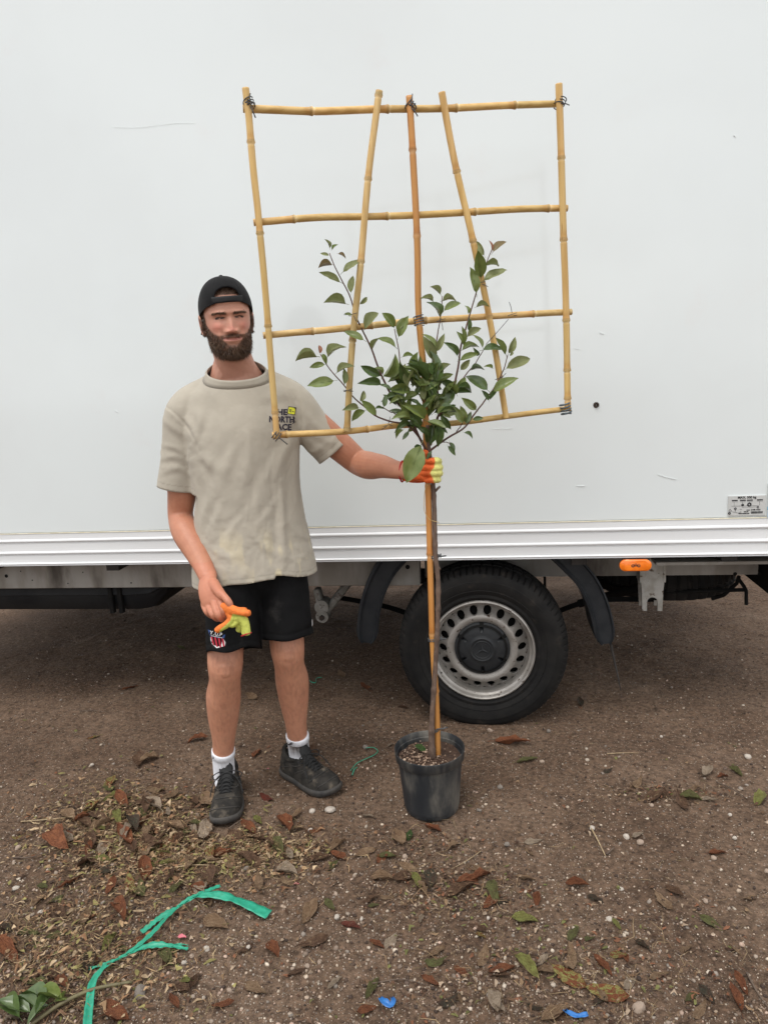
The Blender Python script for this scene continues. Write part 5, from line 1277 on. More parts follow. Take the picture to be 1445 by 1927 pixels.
def shoe(heel, toe, sgn):
    root = pp('shoe', merge(), M_shoe) if False else None
    ax = nrm((toe-heel)*[1, 1, 0]); sd = np.cross(UP, ax); Ls = np.linalg.norm((toe-heel)[:2]); n = 26
    S = np.array([0, .02, .06, .14, .25, .36, .46, .56, .66, .76, .86, .93, .975, 1.0])
    Wd = 1.12*np.array([.012, .026, .034, .0385, .037, .0365, .039, .0435, .0475, .0490, .0455, .037, .024, .008])
    Tp = np.array([.066, .092, .102, .100, .098, .104, .104, .096, .084, .074, .066, .056, .046, .034])
    SK = 70; ss = np.linspace(0, 1, SK); W2, T2 = np.interp(ss, S, Wd), np.interp(ss, S, Tp)
    ker = np.hanning(7)/np.hanning(7).sum(); W2 = np.r_[W2[:2], np.convolve(W2, ker, 'same')[2:-2], W2[-2:]]; T2 = np.r_[T2[:3], np.convolve(T2, ker, 'same')[3:-3], T2[-3:]]
    bend = .012*sgn*np.sin(PI*ss)
    z0 = .022; rows = []
    for i, s in enumerate(ss):
        c = heel*[1, 1, 0]+ax*Ls*s+sd*bend[i]; r = []
        for k in range(n):
            a = PI*k/(n-1); w_ = W2[i]*math.copysign(abs(math.cos(a))**.62, math.cos(a)); zz_ = z0+(T2[i]-z0)*math.sin(a)**.78
            ruck = .0016*math.sin(s*70+math.cos(a)*2)*(.55 < s < .8)
            r.append(c+sd*w_+UP*(zz_+ruck))
        rows.append(r)
    v = np.array(rows).reshape(-1, 3); v = v+nrm(v-v.mean(0))*(.0022*fbm(v*60, 3, 2))[:, None]
    f = [(i*n+j, (i+1)*n+j, (i+1)*n+j+1, i*n+j+1) for i in range(SK-1) for j in range(n-1)]
    up_ = pp('shoe', (v, f), M_shoe)
    # sole
    v2, rings = [], 44
    prof2 = ((.0, -.004), (.004, .0015), (.016, .0045), (.024, .0035), (.027, .0))
    outl = [(s, W2[i], 1) for i, s in enumerate(ss)]+[(s, W2[i], -1) for i, s in reversed(list(enumerate(ss)))]
    for zz_, off in prof2:
        for s, w_, sg in outl:
            i = int(round(s*(SK-1))); lift = .010*max(0, (s-.80)/.2)**2+.004*max(0, (.08-s)/.08)
            e_ = (off+.001)*(1 if .0 < s < 1 else 1); c = heel*[1, 1, 0]+ax*(Ls*s+off*(1 if s > .9 else -1 if s < .1 else 0))+sd*(bend[i]+sg*(w_+e_)); v2.append(c+UP*(zz_+.001+lift))
    m2 = len(outl); f2 = [(k*m2+j, k*m2+(j+1) % m2, (k+1)*m2+(j+1) % m2, (k+1)*m2+j) for k in range(len(prof2)-1) for j in range(m2)]+[tuple(range(m2))[::-1], tuple(4*m2+j for j in range(m2))]
    pp('sole', (np.array(v2), f2), M_sole, up_)
    T = lambda s, x, z: heel*[1, 1, 0]+ax*Ls*s+sd*(x+.012*sgn*math.sin(PI*s))+UP*z
    tz = lambda s: float(np.interp(s, ss, T2))
    # padded collar round the ankle, tongue, laces
    cr = [T(.24+.175*math.cos(a), .034*math.sin(a), .099+.016*max(0, -math.cos(a))-.006*abs(math.sin(a))) for a in np.linspace(0, 2*PI, 40)]
    pp('ankle_collar', tube(np.array(cr), .0085, 8), M_shoe, up_)
    tg = []
    for k, s in enumerate(np.linspace(.72, .48, 12)):
        w_ = .017+.008*(k/11); zz_ = tz(s)+.004+.036*max(0, (.60-s)/.12)**1.3
        tg += [T(s, -w_, zz_-.006), T(s, -w_*.6, zz_+.001), T(s, 0, zz_+.003), T(s, w_*.6, zz_+.001), T(s, w_, zz_-.006)]
    for x, dz in ((-.023, -.008), (-.014, .004), (0, .007), (.014, .004), (.023, -.008)): tg.append(T(.462, x, tz(.48)+.046+dz))
    to = pp('tongue', (np.array(tg), [(i*5+j, i*5+j+1, (i+1)*5+j+1, (i+1)*5+j) for i in range(12) for j in range(4)]), M_lace, up_); to.modifiers.new('thickness', 'SOLIDIFY').thickness = .006
    lc = []
    for k in range(5):
        s = .715-.044*k; w_ = .022+.0022*k
        for sg in (-1, 1):
            lc.append(tube(crom(np.array([T(s, -sg*w_, tz(s)+.001), T(s-.015, -sg*w_*.4, tz(s-.015)+.011+.006*k/4), T(s-.030, sg*w_*.4, tz(s-.030)+.011+.006*k/4), T(s-.044, sg*w_, tz(s-.044)+.002)]), 10), .0021, 6))
    s = .520; ctr = T(s, 0, tz(s)+.026)
    lc.append(tube(crom(np.array([ctr-sd*.008, ctr+sd*.0, ctr+sd*.008]), 5), .0055, 8, round_end=.7))
    for sg, ln, dp in ((-1, .050, .030), (1, .055, .034)):
        a = ctr; lc.append(tube(crom(np.array([a, a+sd*sg*.022+UP*.004, a+sd*sg*ln-UP*.012+ax*.006, a+sd*sg*ln*.8-UP*dp*.6+ax*.012, a+sd*sg*.016-UP*.006]), 22), .0020, 6))
        lc.append(tube(crom(np.array([a, a+sd*sg*.030+ax*.018-UP*.006, a+sd*sg*.050+ax*.040-UP*.030, a+sd*sg*.058+ax*.060-UP*.055]), 18), .0019, 6))
    pp('laces', merge(*lc), M_lace, up_)
    def surf(q, a):
        i = min(SK-1, max(0, int(round(q*(SK-1))))); w_ = W2[i]*math.copysign(abs(math.cos(a))**.62, math.cos(a)); return heel*[1, 1, 0]+ax*Ls*q+sd*(bend[i]+w_*1.02)+UP*(z0+(T2[i]-z0)*math.sin(a)**.78+.001)
    sm = []
    for pts in ([(.70, .35), (.76, .9), (.78, 1.57), (.76, 2.25), (.70, 2.8)], [(.84, .25), (.90, .9), (.915, 1.57), (.90, 2.25), (.84, 2.9)], [(.55, .5), (.62, 1.0), (.66, 1.25)], [(.55, 2.64), (.62, 2.14), (.66, 1.9)], [(.12, .25), (.30, .55), (.44, .75), (.50, 1.0)], [(.12, 2.9), (.30, 2.6), (.44, 2.4), (.50, 2.14)], [(.42, .3), (.50, .55), (.58, .85)], [(.42, 2.84), (.50, 2.6), (.58, 2.3)]):
        q = crom(np.c_[np.array(pts), np.zeros(len(pts))], 16); sm.append(tube(np.array([surf(a, b) for a, b, _ in q]), .0015, 5))
    pp('seam', merge(*sm), M_sole, up_)
    return up_
shR = shoe(toeR+nrm((AR-toeR)*[1, 1, 0])*.300, toeR, 1)
heelL = toeL+nrm((AL-toeL)*[1, 1, 0])*.288; shL = shoe(heelL, toeL, -1)

# ---------- glove on the hand that grips the cane and the trunk
CY = 2.288
gp = [limb([PY(760, 887, 2.322), PY(775, 886, 2.316), PY(794, 884, 2.322), PY(812, 882, 2.322)], [.033, .040, .043, .040], [.026, .024, .019, .014], side=UP, m=20)]
gp.append(tube(crom(np.array([PY(778, 893, 2.302), PY(786, 893, 2.282), PY(792, 895, 2.270), PY(797, 898, 2.266)]), 10), np.linspace(.026, .016, 10), 14, round_end=.8))
gp.append(tube(crom(np.array([PY(776, 880, 2.300), PY(786, 866, 2.282), PY(793, 857, 2.268), PY(801, 852, 2.262)]), 14), np.interp(np.linspace(0, 1, 14), [0, .5, 1], [.019, .0145, .0115]), 14, round_end=.8))
for yk, yt, xr, xt, r, dy_ in ((868, 867, 825, 803, .0122, 0), (879, 880, 827, 795, .0122, .002), (890, 890, 827, 794, .0120, .003), (902, 903, 824, 802, .0110, .004)):
    p = crom(np.array([PY(808, yk, 2.326), PY(xr-3, yk, 2.318), PY(xr, yk+.5, 2.294+dy_), PY(xr-5, yt, 2.262+dy_), PY((xr+xt)/2-3, yt+.5, 2.2515+dy_), PY(xt, yt+1, 2.256+dy_)]), 30)
    gp.append(tube(p, r*np.interp(np.linspace(0, 1, 30), [0, .4, .55, .75, 1], [1, 1.03, .98, 1.0, .80]), 14, round_end=.8))
gme = remesh(gp, .0024, 2, .4); gv, gn = arr(gme); gpx = proj(gv)
ynoise = 7*fbm(gv*75, 3, 5)
yel = sstep(-1.5, 1.5, gpx[:, 0]-(813.5+ynoise+np.interp(gpx[:, 1], [855, 868, 880, 890, 905], [4, 5, 2, -3, 2]))); yel = np.maximum(yel, sstep(.0, .5, gn[:, 1])*sstep(2.315, 2.33, gv[:, 1]))
gc = np.array([.80, .135, .022])*(1-yel[:, None])+np.array([.78, .76, .24])*yel[:, None]
gv = gv+gn*(.0016*fbm(gv*140, 2, 3))[:, None]
glove = make('glove', gv, quads(gme), M_glove, person, True, np.clip(gc*(1+.25*fbm(gv*60, 2, 9)[:, None]), .01, 1)); glove.matrix_parent_inverse = PERI
M_red = mat('red_cuff', (.45, .018, .028), (.36, .014, .02), sc=80, rough=.8)
wc = PY(757, 887, 2.322); a = np.linspace(0, 2*PI, 40); wd = nrm(PY(775, 886, 2.316)-PY(752, 885, 2.325)); wu = nrm(UP-wd*(UP@wd)); wv_ = np.cross(wd, wu)
pp('cuff_edge', tube(np.array([wc+wu*.034*math.cos(t)+wv_*.027*math.sin(t) for t in a]), .0030, 8), M_red, glove)

# ------------------------------------------------------------------ the other glove, hanging from his bare hand
hg = [limb([Q(419, 1141, 2.070), Q(432, 1147, 2.060), Q(446, 1151, 2.052), Q(452, 1152, 2.050)], [.0135, .0180, .0160, .0125], [.010, .012, .011, .010], m=18, side=UP),
      limb([Q(446, 1150, 2.054), Q(458, 1153, 2.048), Q(469, 1154, 2.046)], [.0125, .0115, .0105], m=14), limb([Q(440, 1148, 2.064), Q(453, 1149, 2.060), Q(462, 1149, 2.058)], [.011, .0105, .010], m=14),
      limb([Q(430, 1152, 2.064), Q(436, 1164, 2.058), Q(428, 1174, 2.052), Q(412, 1184, 2.048), Q(408, 1187, 2.047)], [.012, .0135, .0120, .0110, .0105], m=22),
      limb([Q(434, 1162, 2.062), Q(446, 1162, 2.058), Q(456, 1165, 2.056), Q(462, 1178, 2.054), Q(463, 1192, 2.052)], [.012, .0155, .0175, .0150, .0158], [.010, .010, .011, .010, .011], m=24),
      limb([Q(428, 1172, 2.054), Q(438, 1176, 2.056), Q(447, 1170, 2.058)], [.010, .010, .009], m=12), limb([Q(445, 1172, 2.068), Q(452, 1178, 2.072), Q(450, 1186, 2.074)], [.013, .013, .012], m=12),
      limb([Q(424, 1140, 2.085), Q(422, 1135, 2.10), Q(418, 1130, 2.11)], [.012, .010, .008], m=10)]
hme = remesh(hg, .0024, 2, .4); wv2, wn2 = arr(hme); wp = proj(wv2)
# the dipped palm side is orange, the knitted side lime
def seg_d(P, a, b):
    a, b = np.array(a), np.array(b); t = np.clip(((P-a)@(b-a))/((b-a)@(b-a)), 0, 1); return np.linalg.norm(P-(a+t[:, None]*(b-a)), axis=1)
do = np.minimum(seg_d(wp, (420, 1140), (470, 1153))-2.5, np.minimum(seg_d(wp, (430, 1160), (418, 1175)), seg_d(wp, (418, 1175), (402, 1188)))-.0)
dl = np.minimum(np.minimum(seg_d(wp, (440, 1164), (458, 1166)), seg_d(wp, (462, 1172), (464, 1192))), seg_d(wp, (440, 1172), (420, 1187)))
wl_ = sstep(-1.5, 1.5, do-dl+2*fbm(wv2*90, 2, 2))
wc_ = np.array([.82, .20, .030])*(1-wl_[:, None])+np.array([.56, .60, .115])*wl_[:, None]
held = make('work_glove', wv2+wn2*(.0018*fbm(wv2*130, 2, 8))[:, None], quads(hme), M_glove, None, True, np.clip(wc_*(1+.3*fbm(wv2*55, 3, 9)[:, None]), .01, 1))
tag(held, 'crumpled orange and lime work glove dangling from his bare hand', 'glove')
ce = Q(463.5, 1194, 2.052); ring = np.array([ce+LD*.0165*math.cos(t)*.95+nrm(FD+UP*.4)*.012*math.sin(t)+UP*.004*math.cos(t) for t in a])
make('cuff_edge', *tube(ring, .0022, 8), M_red, held)
# ------------------------------------------------------------------ gravel, mulch and leaf litter on the dirt
lg = np.random.default_rng(77)
CL = [(245, 1555, 95, 45, 62), (330, 1620, 120, 40, 40), (500, 1600, 70, 22, 22), (150, 1790, 120, 75, 46), (850, 1672, 75, 32, 26), (1060, 1830, 170, 60, 36), (1265, 1492, 60, 10, 10), (800, 1590, 60, 18, 8)]
def clustered(n):
    w_ = np.array([c[4] for c in CL], float); k = lg.choice(len(CL), n, p=w_/w_.sum()); c = np.array(CL, float)[k]
    return np.stack([c[:, 0]+lg.normal(0, 1, n)*c[:, 2], c[:, 1]+lg.normal(0, 1, n)*c[:, 3]], -1)
def ground_pts(px):
    d = _F[None]+_R[None]*((px[:, 0]-722.5)/FPX)[:, None]-_U[None]*((px[:, 1]-963.5)/FPX)[:, None]
    P = CAM+d*((-CAMH)/d[:, 2])[:, None]; P[:, 2] = gz(P[:, 0], P[:, 1])+.014*fbm(np.c_[P[:, :2], np.zeros(len(P))]*28, 3, 21); return P
def clear(P, grow=0.0):  # keep out of pot, shoes and tyre
    ok = np.hypot(P[:, 0]-PC[0], P[:, 1]-PC[1]) > .098+grow
    ok &= ~((np.abs(P[:, 0]-WX) < .10+grow) & (P[:, 1] > D) & (P[:, 1] < D+.27))
    for hl_, tl_ in ((toeR+nrm((AR-toeR)*[1, 1, 0])*.300, toeR), (heelL, toeL)):
        a, b = hl_[:2], tl_[:2]; t = np.clip(((P[:, :2]-a)@(b-a))/((b-a)@(b-a)), 0, 1); ok &= np.linalg.norm(P[:, :2]-(a+t[:, None]*(b-a)), axis=1) > .05+grow
    return ok
PAL = [(.54, .46, .37), (.46, .375, .29), (.40, .31, .235), (.30, .24, .19), (.44, .32, .25), (.20, .15, .115), (.13, .09, .068), (.26, .22, .185)]
def gravel(n, s0, s1, pw, seed, ylo=1120):
    px = np.stack([lg.uniform(-260, 1720, n), ylo+(2120-ylo)*lg.random(n)**.9], -1); P = ground_pts(px); P = P[clear(P)]
    dens = fbm(np.c_[P[:, :2]*1.6, np.zeros(len(P))], 3, 55); P = P[lg.random(len(P)) < np.clip(.75+1.5*dens, .2, 1)]
    S = s0+(s1-s0)*lg.random(len(P))**pw; P[:, 2] += S*.22
    return stones(P, S, seed, PAL)
v1, f1, c1 = gravel(34000, .0010, .0034, 2.2, 1); v2, f2, c2 = gravel(4200, .003, .0075, 2.6, 2, 1180)
gr = make('gravel', np.concatenate([v1, v2]), np.concatenate([f1, f2+len(v1)]), M_stone, None, False, np.concatenate([c1, c2]))
def crumbs(n, s0, s1, seed):
    k = n//3; px = np.concatenate([clustered(k), np.stack([lg.uniform(-260, 1720, n-k), 1130+960*lg.random(n-k)**.9], -1)]); P = ground_pts(px); P = P[clear(P)]
    S = s0+(s1-s0)*lg.random(len(P))**2.4; P[:, 2] += S*.25; return stones(P, S, seed, [(.060, .036, .024), (.10, .062, .042), (.15, .098, .067), (.048, .029, .020), (.20, .135, .093)])
cv0, cf0, cc0 = crumbs(15000, .0014, .0060, 9)
so_ = make('soil_crumbs', cv0, cf0, M_stone, None, False, cc0); tag(so_, 'dark loose soil crumbs all over the dirt', 'soil', kind='stuff')
tag(gr, 'fine pale gravel strewn over the brown dirt', 'gravel', kind='stuff')

def slivers(n, cl, l0, l1, w0, w1, pal, seed, lift=.003):
    k = int(n*cl); px = np.concatenate([clustered(k), np.stack([lg.uniform(-200, 1650, n-k), 1180+860*lg.random(n-k)], -1)]) if k else np.stack([lg.uniform(-200, 1650, n), 1180+860*lg.random(n)], -1)
    P = ground_pts(px); P = P[clear(P)]; n = len(P); a = lg.uniform(0, 2*PI, n); L_ = l0+(l1-l0)*lg.random(n)**2; W_2 = w0+(w1-w0)*lg.random(n)
    d = np.stack([np.cos(a), np.sin(a), lg.normal(0, .16, n)], -1); sd = np.stack([-np.sin(a), np.cos(a), lg.normal(0, .3, n)], -1)
    P[:, 2] += lift*lg.random(n)+.0015; ben = lg.normal(0, .22, (n, 1))*sd*L_[:, None]; hh = np.array([0, 0, 1])*(lg.uniform(-.0, .20, n)*L_)[:, None]
    A_, B2, C_ = P-d*L_[:, None]/2, P+ben+hh, P+d*L_[:, None]/2; w_ = sd*W_2[:, None]/2
    v = np.stack([A_-w_*.4, A_+w_*.4, B2+w_, B2-w_, C_+w_*.3, C_-w_*.3], 1).reshape(-1, 3); b = np.arange(n)*6
    f = np.concatenate([np.stack([b, b+1, b+2, b+3], 1), np.stack([b+3, b+2, b+4, b+5], 1)])
    c = np.array(pal)[lg.integers(0, len(pal), n)]*lg.uniform(.7, 1.25, (n, 1)); return v, f, np.repeat(c, 6, 0)
MUL = [(.10, .055, .034), (.065, .036, .024), (.16, .095, .055), (.24, .16, .095), (.05, .03, .02), (.31, .23, .14), (.13, .10, .05)]
M_lit = mat('dry_litter', (1, 1, 1), (.75, .72, .70), sc=90, rough=.9, attr=True, spec=.2)
q = [slivers(12000, .55, .004, .030, .0006, .0020, MUL, 1), slivers(3800, .75, .006, .022, .004, .011, MUL[:4]+[(.20, .09, .05), (.14, .14, .05), (.33, .25, .18)], 2, .006), slivers(1300, .7, .03, .09, .0008, .0018, [(.34, .25, .14), (.24, .16, .09), (.12, .07, .045)], 3, .006)]
_cl = list(CL); CL[:] = _cl[:4]; q.append(slivers(7500, 1.0, .005, .040, .0008, .0030, [(.37, .26, .145), (.29, .185, .10), (.45, .34, .20), (.18, .105, .06), (.20, .17, .075), (.10, .06, .036), (.20, .12, .066)], 4, .016)); q.append(slivers(1700, 1.0, .010, .034, .005, .013, [(.35, .23, .13), (.25, .14, .075), (.43, .32, .20), (.25, .22, .085), (.13, .075, .045)], 5, .014)); CL[:] = _cl
off = np.cumsum([0]+[len(a[0]) for a in q])
mu = make('mulch', np.concatenate([a[0] for a in q]), np.concatenate([a[1]+o for a, o in zip(q, off)]), M_lit, None, False, np.concatenate([a[2] for a in q]))
tag(mu, 'crumbled dry leaf bits and straw trodden into the dirt', 'mulch', kind='stuff')

# ---- leaves one can pick out
def lm(name, a, b, **k): return mat(name, a, b, sc=k.pop('sc', 5), rough=.72, spec=.3, trans=.06, bump=.02, bsc=14, **k)
FM = {'rust': lm('rust_leaf', (.30, .112, .048), (.20, .070, .032)), 'brown': lm('brown_leaf', (.19, .108, .062), (.115, .062, .036)), 'tan': lm('tan_leaf', (.36, .24, .145), (.26, .16, .09)),
      'pale': lm('pale_leaf', (.48, .375, .275), (.36, .27, .19)), 'olive': lm('olive_leaf', (.17, .175, .06), (.13, .115, .045)), 'lime': lm('lime_leaf', (.29, .30, .085), (.22, .20, .06)),
      'dark': lm('dark_leaf', (.075, .07, .045), (.09, .052, .034)), 'mottled': lm('mottled_leaf', (.34, .30, .10), (.25, .085, .036), lo=.46, hi=.54, sc=7), 'red': lm('red_leaf', (.24, .055, .035), (.16, .055, .036)),
      'green': lm('fresh_green_leaf', (.055, .115, .028), (.085, .14, .04))}
FN = {'rust': 'rust coloured', 'brown': 'dull brown', 'tan': 'tan', 'pale': 'pale papery', 'olive': 'olive green', 'lime': 'yellow-green', 'dark': 'blackish', 'mottled': 'yellow and rust mottled', 'red': 'reddish', 'green': 'fresh green'}
def dry_geo(seed):
    rg = np.random.default_rng(seed); nl = 8; rows = []; curl = rg.uniform(-.25, .45); fold_ = rg.uniform(-.1, .8); tw = rg.uniform(-1.2, 1.2)
    for i in range(nl):
        t = i/(nl-1); wd = max(.5*math.sin(PI*t**.9)**.8, .02)*(1+.12*rg.uniform(-1, 1)); zc = .05+curl*(t-.5)**2*1.6
        for s in (-1, -.45, .45, 1):
            x, z = s*wd, fold_*abs(s)*wd+.05*rg.uniform(-1, 1); an = tw*(t-.5)
            rows.append((t-.5, x*math.cos(an)-z*math.sin(an), zc+x*math.sin(an)*.5+z*math.cos(an)))
    v = np.array(rows); v[:, 2] -= v[:, 2].min()
    f = [(i*4+j, (i+1)*4+j, (i+1)*4+j+1, i*4+j+1) for i in range(nl-1) for j in range(3)]
    sv_, sf_ = tube(np.array([[-.72, .02, v[0, 2]+.0], [-.6, 0, v[0, 2]+.02], [-.48, 0, v[0, 2]+.01]]), .012, 3, cap=False)
    return merge((v, f), (sv_, sf_))
DG = [dry_geo(100+i) for i in range(9)]; DM = {}
def dry_mesh(i, c):
    if (i, c) not in DM:
        me = bpy.data.meshes.new('fallen_leaf'); me.from_pydata(DG[i][0].tolist(), [], DG[i][1]); me.update(); me.polygons.foreach_set('use_smooth', [True]*len(me.polygons)); me.materials.append(FM[c]); DM[i, c] = me
    return DM[i, c]
ANCH = [("the man's shoe among the leaves", (421, 1540)), ("the man's shoe out on bare dirt", (600, 1480)), ('the foot of the plant pot', (808, 1560)), ('the ribbon knot', (338, 1719)), ('the wide ribbon end', (495, 1725)),
        ('the frayed ribbon end', (345, 1795)), ('the trailing ribbon tail', (172, 1890)), ('the cut branch', (80, 1900)), ('the folded blue scrap', (728, 1889)), ('the bent blue strip', (1083, 1914)), ('the lumpy buff rock', (1202, 1898)),
        ('the flat grey rock', (264, 1870)), ('the split straw', (1125, 1584)), ('the slender brown stick', (1378, 1487)), ('the truck wheel', (911, 1365)), ('the straight straw stalk', (100, 1545)), ('the broken straw on the heap', (255, 1565)),
        ('the pale straw by the heap', (365, 1636)), ('the looped green string', (695, 1425)), ('the curled green string', (592, 1285)), ('the crooked dark twig', (60, 1617)), ('the dark twig under the tank', (175, 1340)), ('the thin twig', (760, 1846)),
        ('the long twig', (1425, 1870)), ('the thin straw on open dirt', (1172, 1418)), ('the hanging strap', (1168, 1310)), ('the fine bending stem', (880, 1618)), ('the pink petal', (558, 1663))]
AP = np.array([PG(*c)[:2] for _, c in ANCH])
def zone(P): return 'beside '+ANCH[int(np.argmin(np.linalg.norm(AP-np.asarray(P)[:2], axis=1)))][0]
def dry_look(i):
    rg = np.random.default_rng(100+i); c, f, t = rg.uniform(-.25, .45), rg.uniform(-.1, .8), rg.uniform(-1.2, 1.2)
    return ('folded ' if f > .45 else '')+('curled' if c > .18 else 'arched' if c < -.1 else 'twisted' if abs(t) > .7 else 'flat')
LOOK = [dry_look(i) for i in range(9)]
def fallen(px, py, Lp, ang, c, vi=None, wid=None, label=None, lift=0.0):
    a = math.radians(ang); d = np.array([math.cos(a), -math.sin(a)])*Lp/2
    A_, B2 = PG(px-d[0], py-d[1]), PG(px+d[0], py+d[1]); P = (A_+B2)/2
    if not clear(P[None], .015)[0]: return None
    L_ = min(.16, np.linalg.norm(B2-A_)); vi = int(lg.integers(0, 9)) if vi is None else vi
    o = bpy.data.objects.new('fallen_leaf', dry_mesh(vi, c)); COL.objects.link(o)
    o.location = (P[0], P[1], float(gz(P[0], P[1]))+.002+lift); w_ = wid if wid else L_*lg.uniform(.28, .46)
    o.scale = (L_, w_, L_*.9); o.rotation_euler = (lg.normal(0, .16), lg.normal(0, .12), math.atan2(B2[1]-A_[1], B2[0]-A_[0]))
    sz_ = 'tiny' if L_ < .036 else 'small' if L_ < .056 else 'middling' if L_ < .078 else 'large'
    tag(o, label or f'{sz_} {LOOK[vi]} {FN[c]} fallen leaf {zone(P)}', 'leaf', 'fallen leaves on the dirt'); return o
SPEC = '''243 1296 30 20 rust;373 1394 42 12 rust;282 1432 44 25 tan;483 1420 24 60 rust;316 1593 50 60 rust;288 1622 32 75 lime;133 1664 58 38 rust;485 1545 26 -55 lime;503 1503 28 -25 red;592 1418 24 -60 brown;
965 1400 66 -4 rust;992 1433 40 18 olive;1003 1583 36 10 pale;996 1601 24 -40 tan;992 1818 62 -42 lime;1072 1838 76 -30 mottled;1134 1815 52 -48 rust;1144 1868 84 -14 mottled;1086 1660 46 -8 rust;865 1675 62 22 brown;
880 1655 46 15 rust;925 1695 40 35 rust;14 1796 58 -50 rust;582 1715 58 60 tan;407 1741 50 -20 tan;206 1777 46 50 lime;1160 1738 26 -50 lime;1108 1765 26 5 olive;1078 1758 34 50 olive;1184 1848 30 40 pale;1045 1910 66 30 tan;
940 1835 48 -20 brown;868 1830 36 -35 rust;735 1770 40 55 pale;700 1860 50 60 olive;845 1885 40 30 dark;1385 1785 34 -40 tan;1270 1676 42 -30 brown;1350 1605 34 5 rust;1300 1500 44 -10 olive;1230 1500 40 20 brown;1430 1505 30 60 lime;
1385 1450 30 -30 olive;1360 1460 22 10 rust;815 1560 36 -30 rust;798 1552 34 20 rust;770 1572 20 70 green;620 1700 30 -50 olive;590 1775 60 20 brown;515 1790 40 -60 rust;460 1790 40 30 brown;60 1850 60 -10 olive;110 1760 50 10 olive;
190 1560 56 30 tan;250 1520 48 10 brown;215 1500 44 20 lime;300 1490 46 -8 brown;325 1500 40 15 tan;160 1625 50 -70 brown;205 1640 44 20 dark;340 1670 52 10 brown;420 1610 60 15 rust;470 1625 54 -20 brown;
520 1600 40 -60 olive;540 1640 44 -20 pale;545 1660 40 -5 tan;600 1615 50 10 brown;640 1612 40 -15 rust;380 1690 40 -30 rust;400 1530 30 20 brown;110 1720 40 -40 brown;70 1700 44 30 tan;560 1560 30 15 tan;
1200 1570 24 30 pale;1240 1835 40 20 tan;1330 1870 46 -50 dark;1395 1850 50 -60 rust;990 1650 40 -15 tan;760 1650 50 20 brown;720 1650 48 -10 tan;1010 1690 26 80 rust;1120 1690 34 -20 dark;690 1900 40 20 rust;
820 1810 44 10 olive;900 1745 40 -30 brown;1290 1780 30 15 tan;660 1740 40 -20 red;630 1850 36 40 pale;560 1830 40 20 brown;480 1860 50 -30 tan;420 1890 44 10 rust;365 1850 40 60 brown;1410 1690 36 10 tan'''
for e in SPEC.replace('\n', '').split(';'):
    x, y, L_, a_, c = e.split(); fallen(float(x), float(y), float(L_), float(a_), c)
kinds = ['rust', 'brown', 'tan', 'tan', 'tan', 'pale', 'olive', 'dark', 'rust', 'brown', 'pale', 'tan', 'brown', 'tan', 'rust', 'lime', 'olive', 'mottled']
cnt = 0
for px, py in clustered(230):
    if cnt >= 168 or not (1380 < py < 1990 and -80 < px < 1520): continue
    fallen(px, py, lg.uniform(18, 50)*np.interp(py, [1400, 1900], [.8, 1.25]), lg.uniform(0, 360), kinds[int(lg.integers(0, len(kinds)))], lift=lg.uniform(0, .012) if py < 1680 and px < 560 else 0); cnt += 1
for k in range(30):
    py = lg.uniform(1180, 1900); fallen(lg.uniform(-40, 1480), py, lg.uniform(14, 34)*np.interp(py, [1150, 1900], [.6, 1.2]), lg.uniform(0, 360), kinds[int(lg.integers(0, len(kinds)))])
fl = bpy.data.objects.new('fallen_leaf', dry_mesh(2, 'green')); COL.objects.link(fl); fl.location = (PC[0]-.035, PC[1]+.035, .196); fl.scale = (.06, .026, .05); fl.rotation_euler = (.3, .1, -.6)
tag(fl, 'fresh green leaf lying on the soil inside the pot', 'leaf')

# ---- stones big enough to pick up
def big_stone(seed):
    rg = np.random.default_rng(seed); v = IV.copy(); f = [tuple(q) for q in IF]; vs = list(v); cache = {}; nf = []
    def midp(a, b):
        k = (min(a, b), max(a, b))
        if k not in cache: cache[k] = len(vs); vs.append(nrm(vs[a]+vs[b]))
        return cache[k]
    for a, b, c in f:
        x, y, z = midp(a, b), midp(b, c), midp(c, a); nf += [(a, x, z), (b, y, x), (c, z, y), (x, y, z)]
    v = np.array(vs); v = v*(1+.30*fbm(v*1.3+seed, 2, seed)[:, None]*2+.05*rg.uniform(-1, 1, (len(v), 1))); return v*rg.uniform(.75, 1.2, 3)*[1, 1, .72], nf
M_ps = {'white': mat('white_stone', (.62, .56, .49), (.44, .37, .30), sc=70, rough=.85, bump=.002, bsc=110), 'grey': mat('grey_stone', (.27, .235, .20), (.18, .15, .125), sc=70, rough=.9, bump=.002, bsc=110), 'buff': mat('buff_stone', (.45, .35, .27), (.34, .25, .19), sc=70, rough=.9, bump=.002, bsc=110)}
SM = {}
def pebble(px, py, Dp, c, label=None):
    P = PG(px, py)
    if not clear(P[None], .012)[0]: return
    r = Dp/2/(FPX/((P-CAM)@_F)); vi = int(lg.integers(0, 5))
    if (vi, c) not in SM:
        v, f = big_stone(vi+40); me = bpy.data.meshes.new('stone'); me.from_pydata(v.tolist(), [], f); me.update(); me.materials.append(M_ps[c]); SM[vi, c] = me
    o = bpy.data.objects.new('stone', SM[vi, c]); COL.objects.link(o); o.location = (P[0], P[1], float(gz(P[0], P[1]))+r*.35); o.scale = (r, r*lg.uniform(.8, 1.1), r); o.rotation_euler = (lg.normal(0, .3), lg.normal(0, .3), lg.uniform(0, 6))
    sz_ = 'pea-sized' if r < .0095 else 'bean-sized' if r < .0125 else 'thumb-sized'
    tag(o, label or f'{sz_} {c} stone {zone(P)}', 'stone', 'loose stones on the dirt')
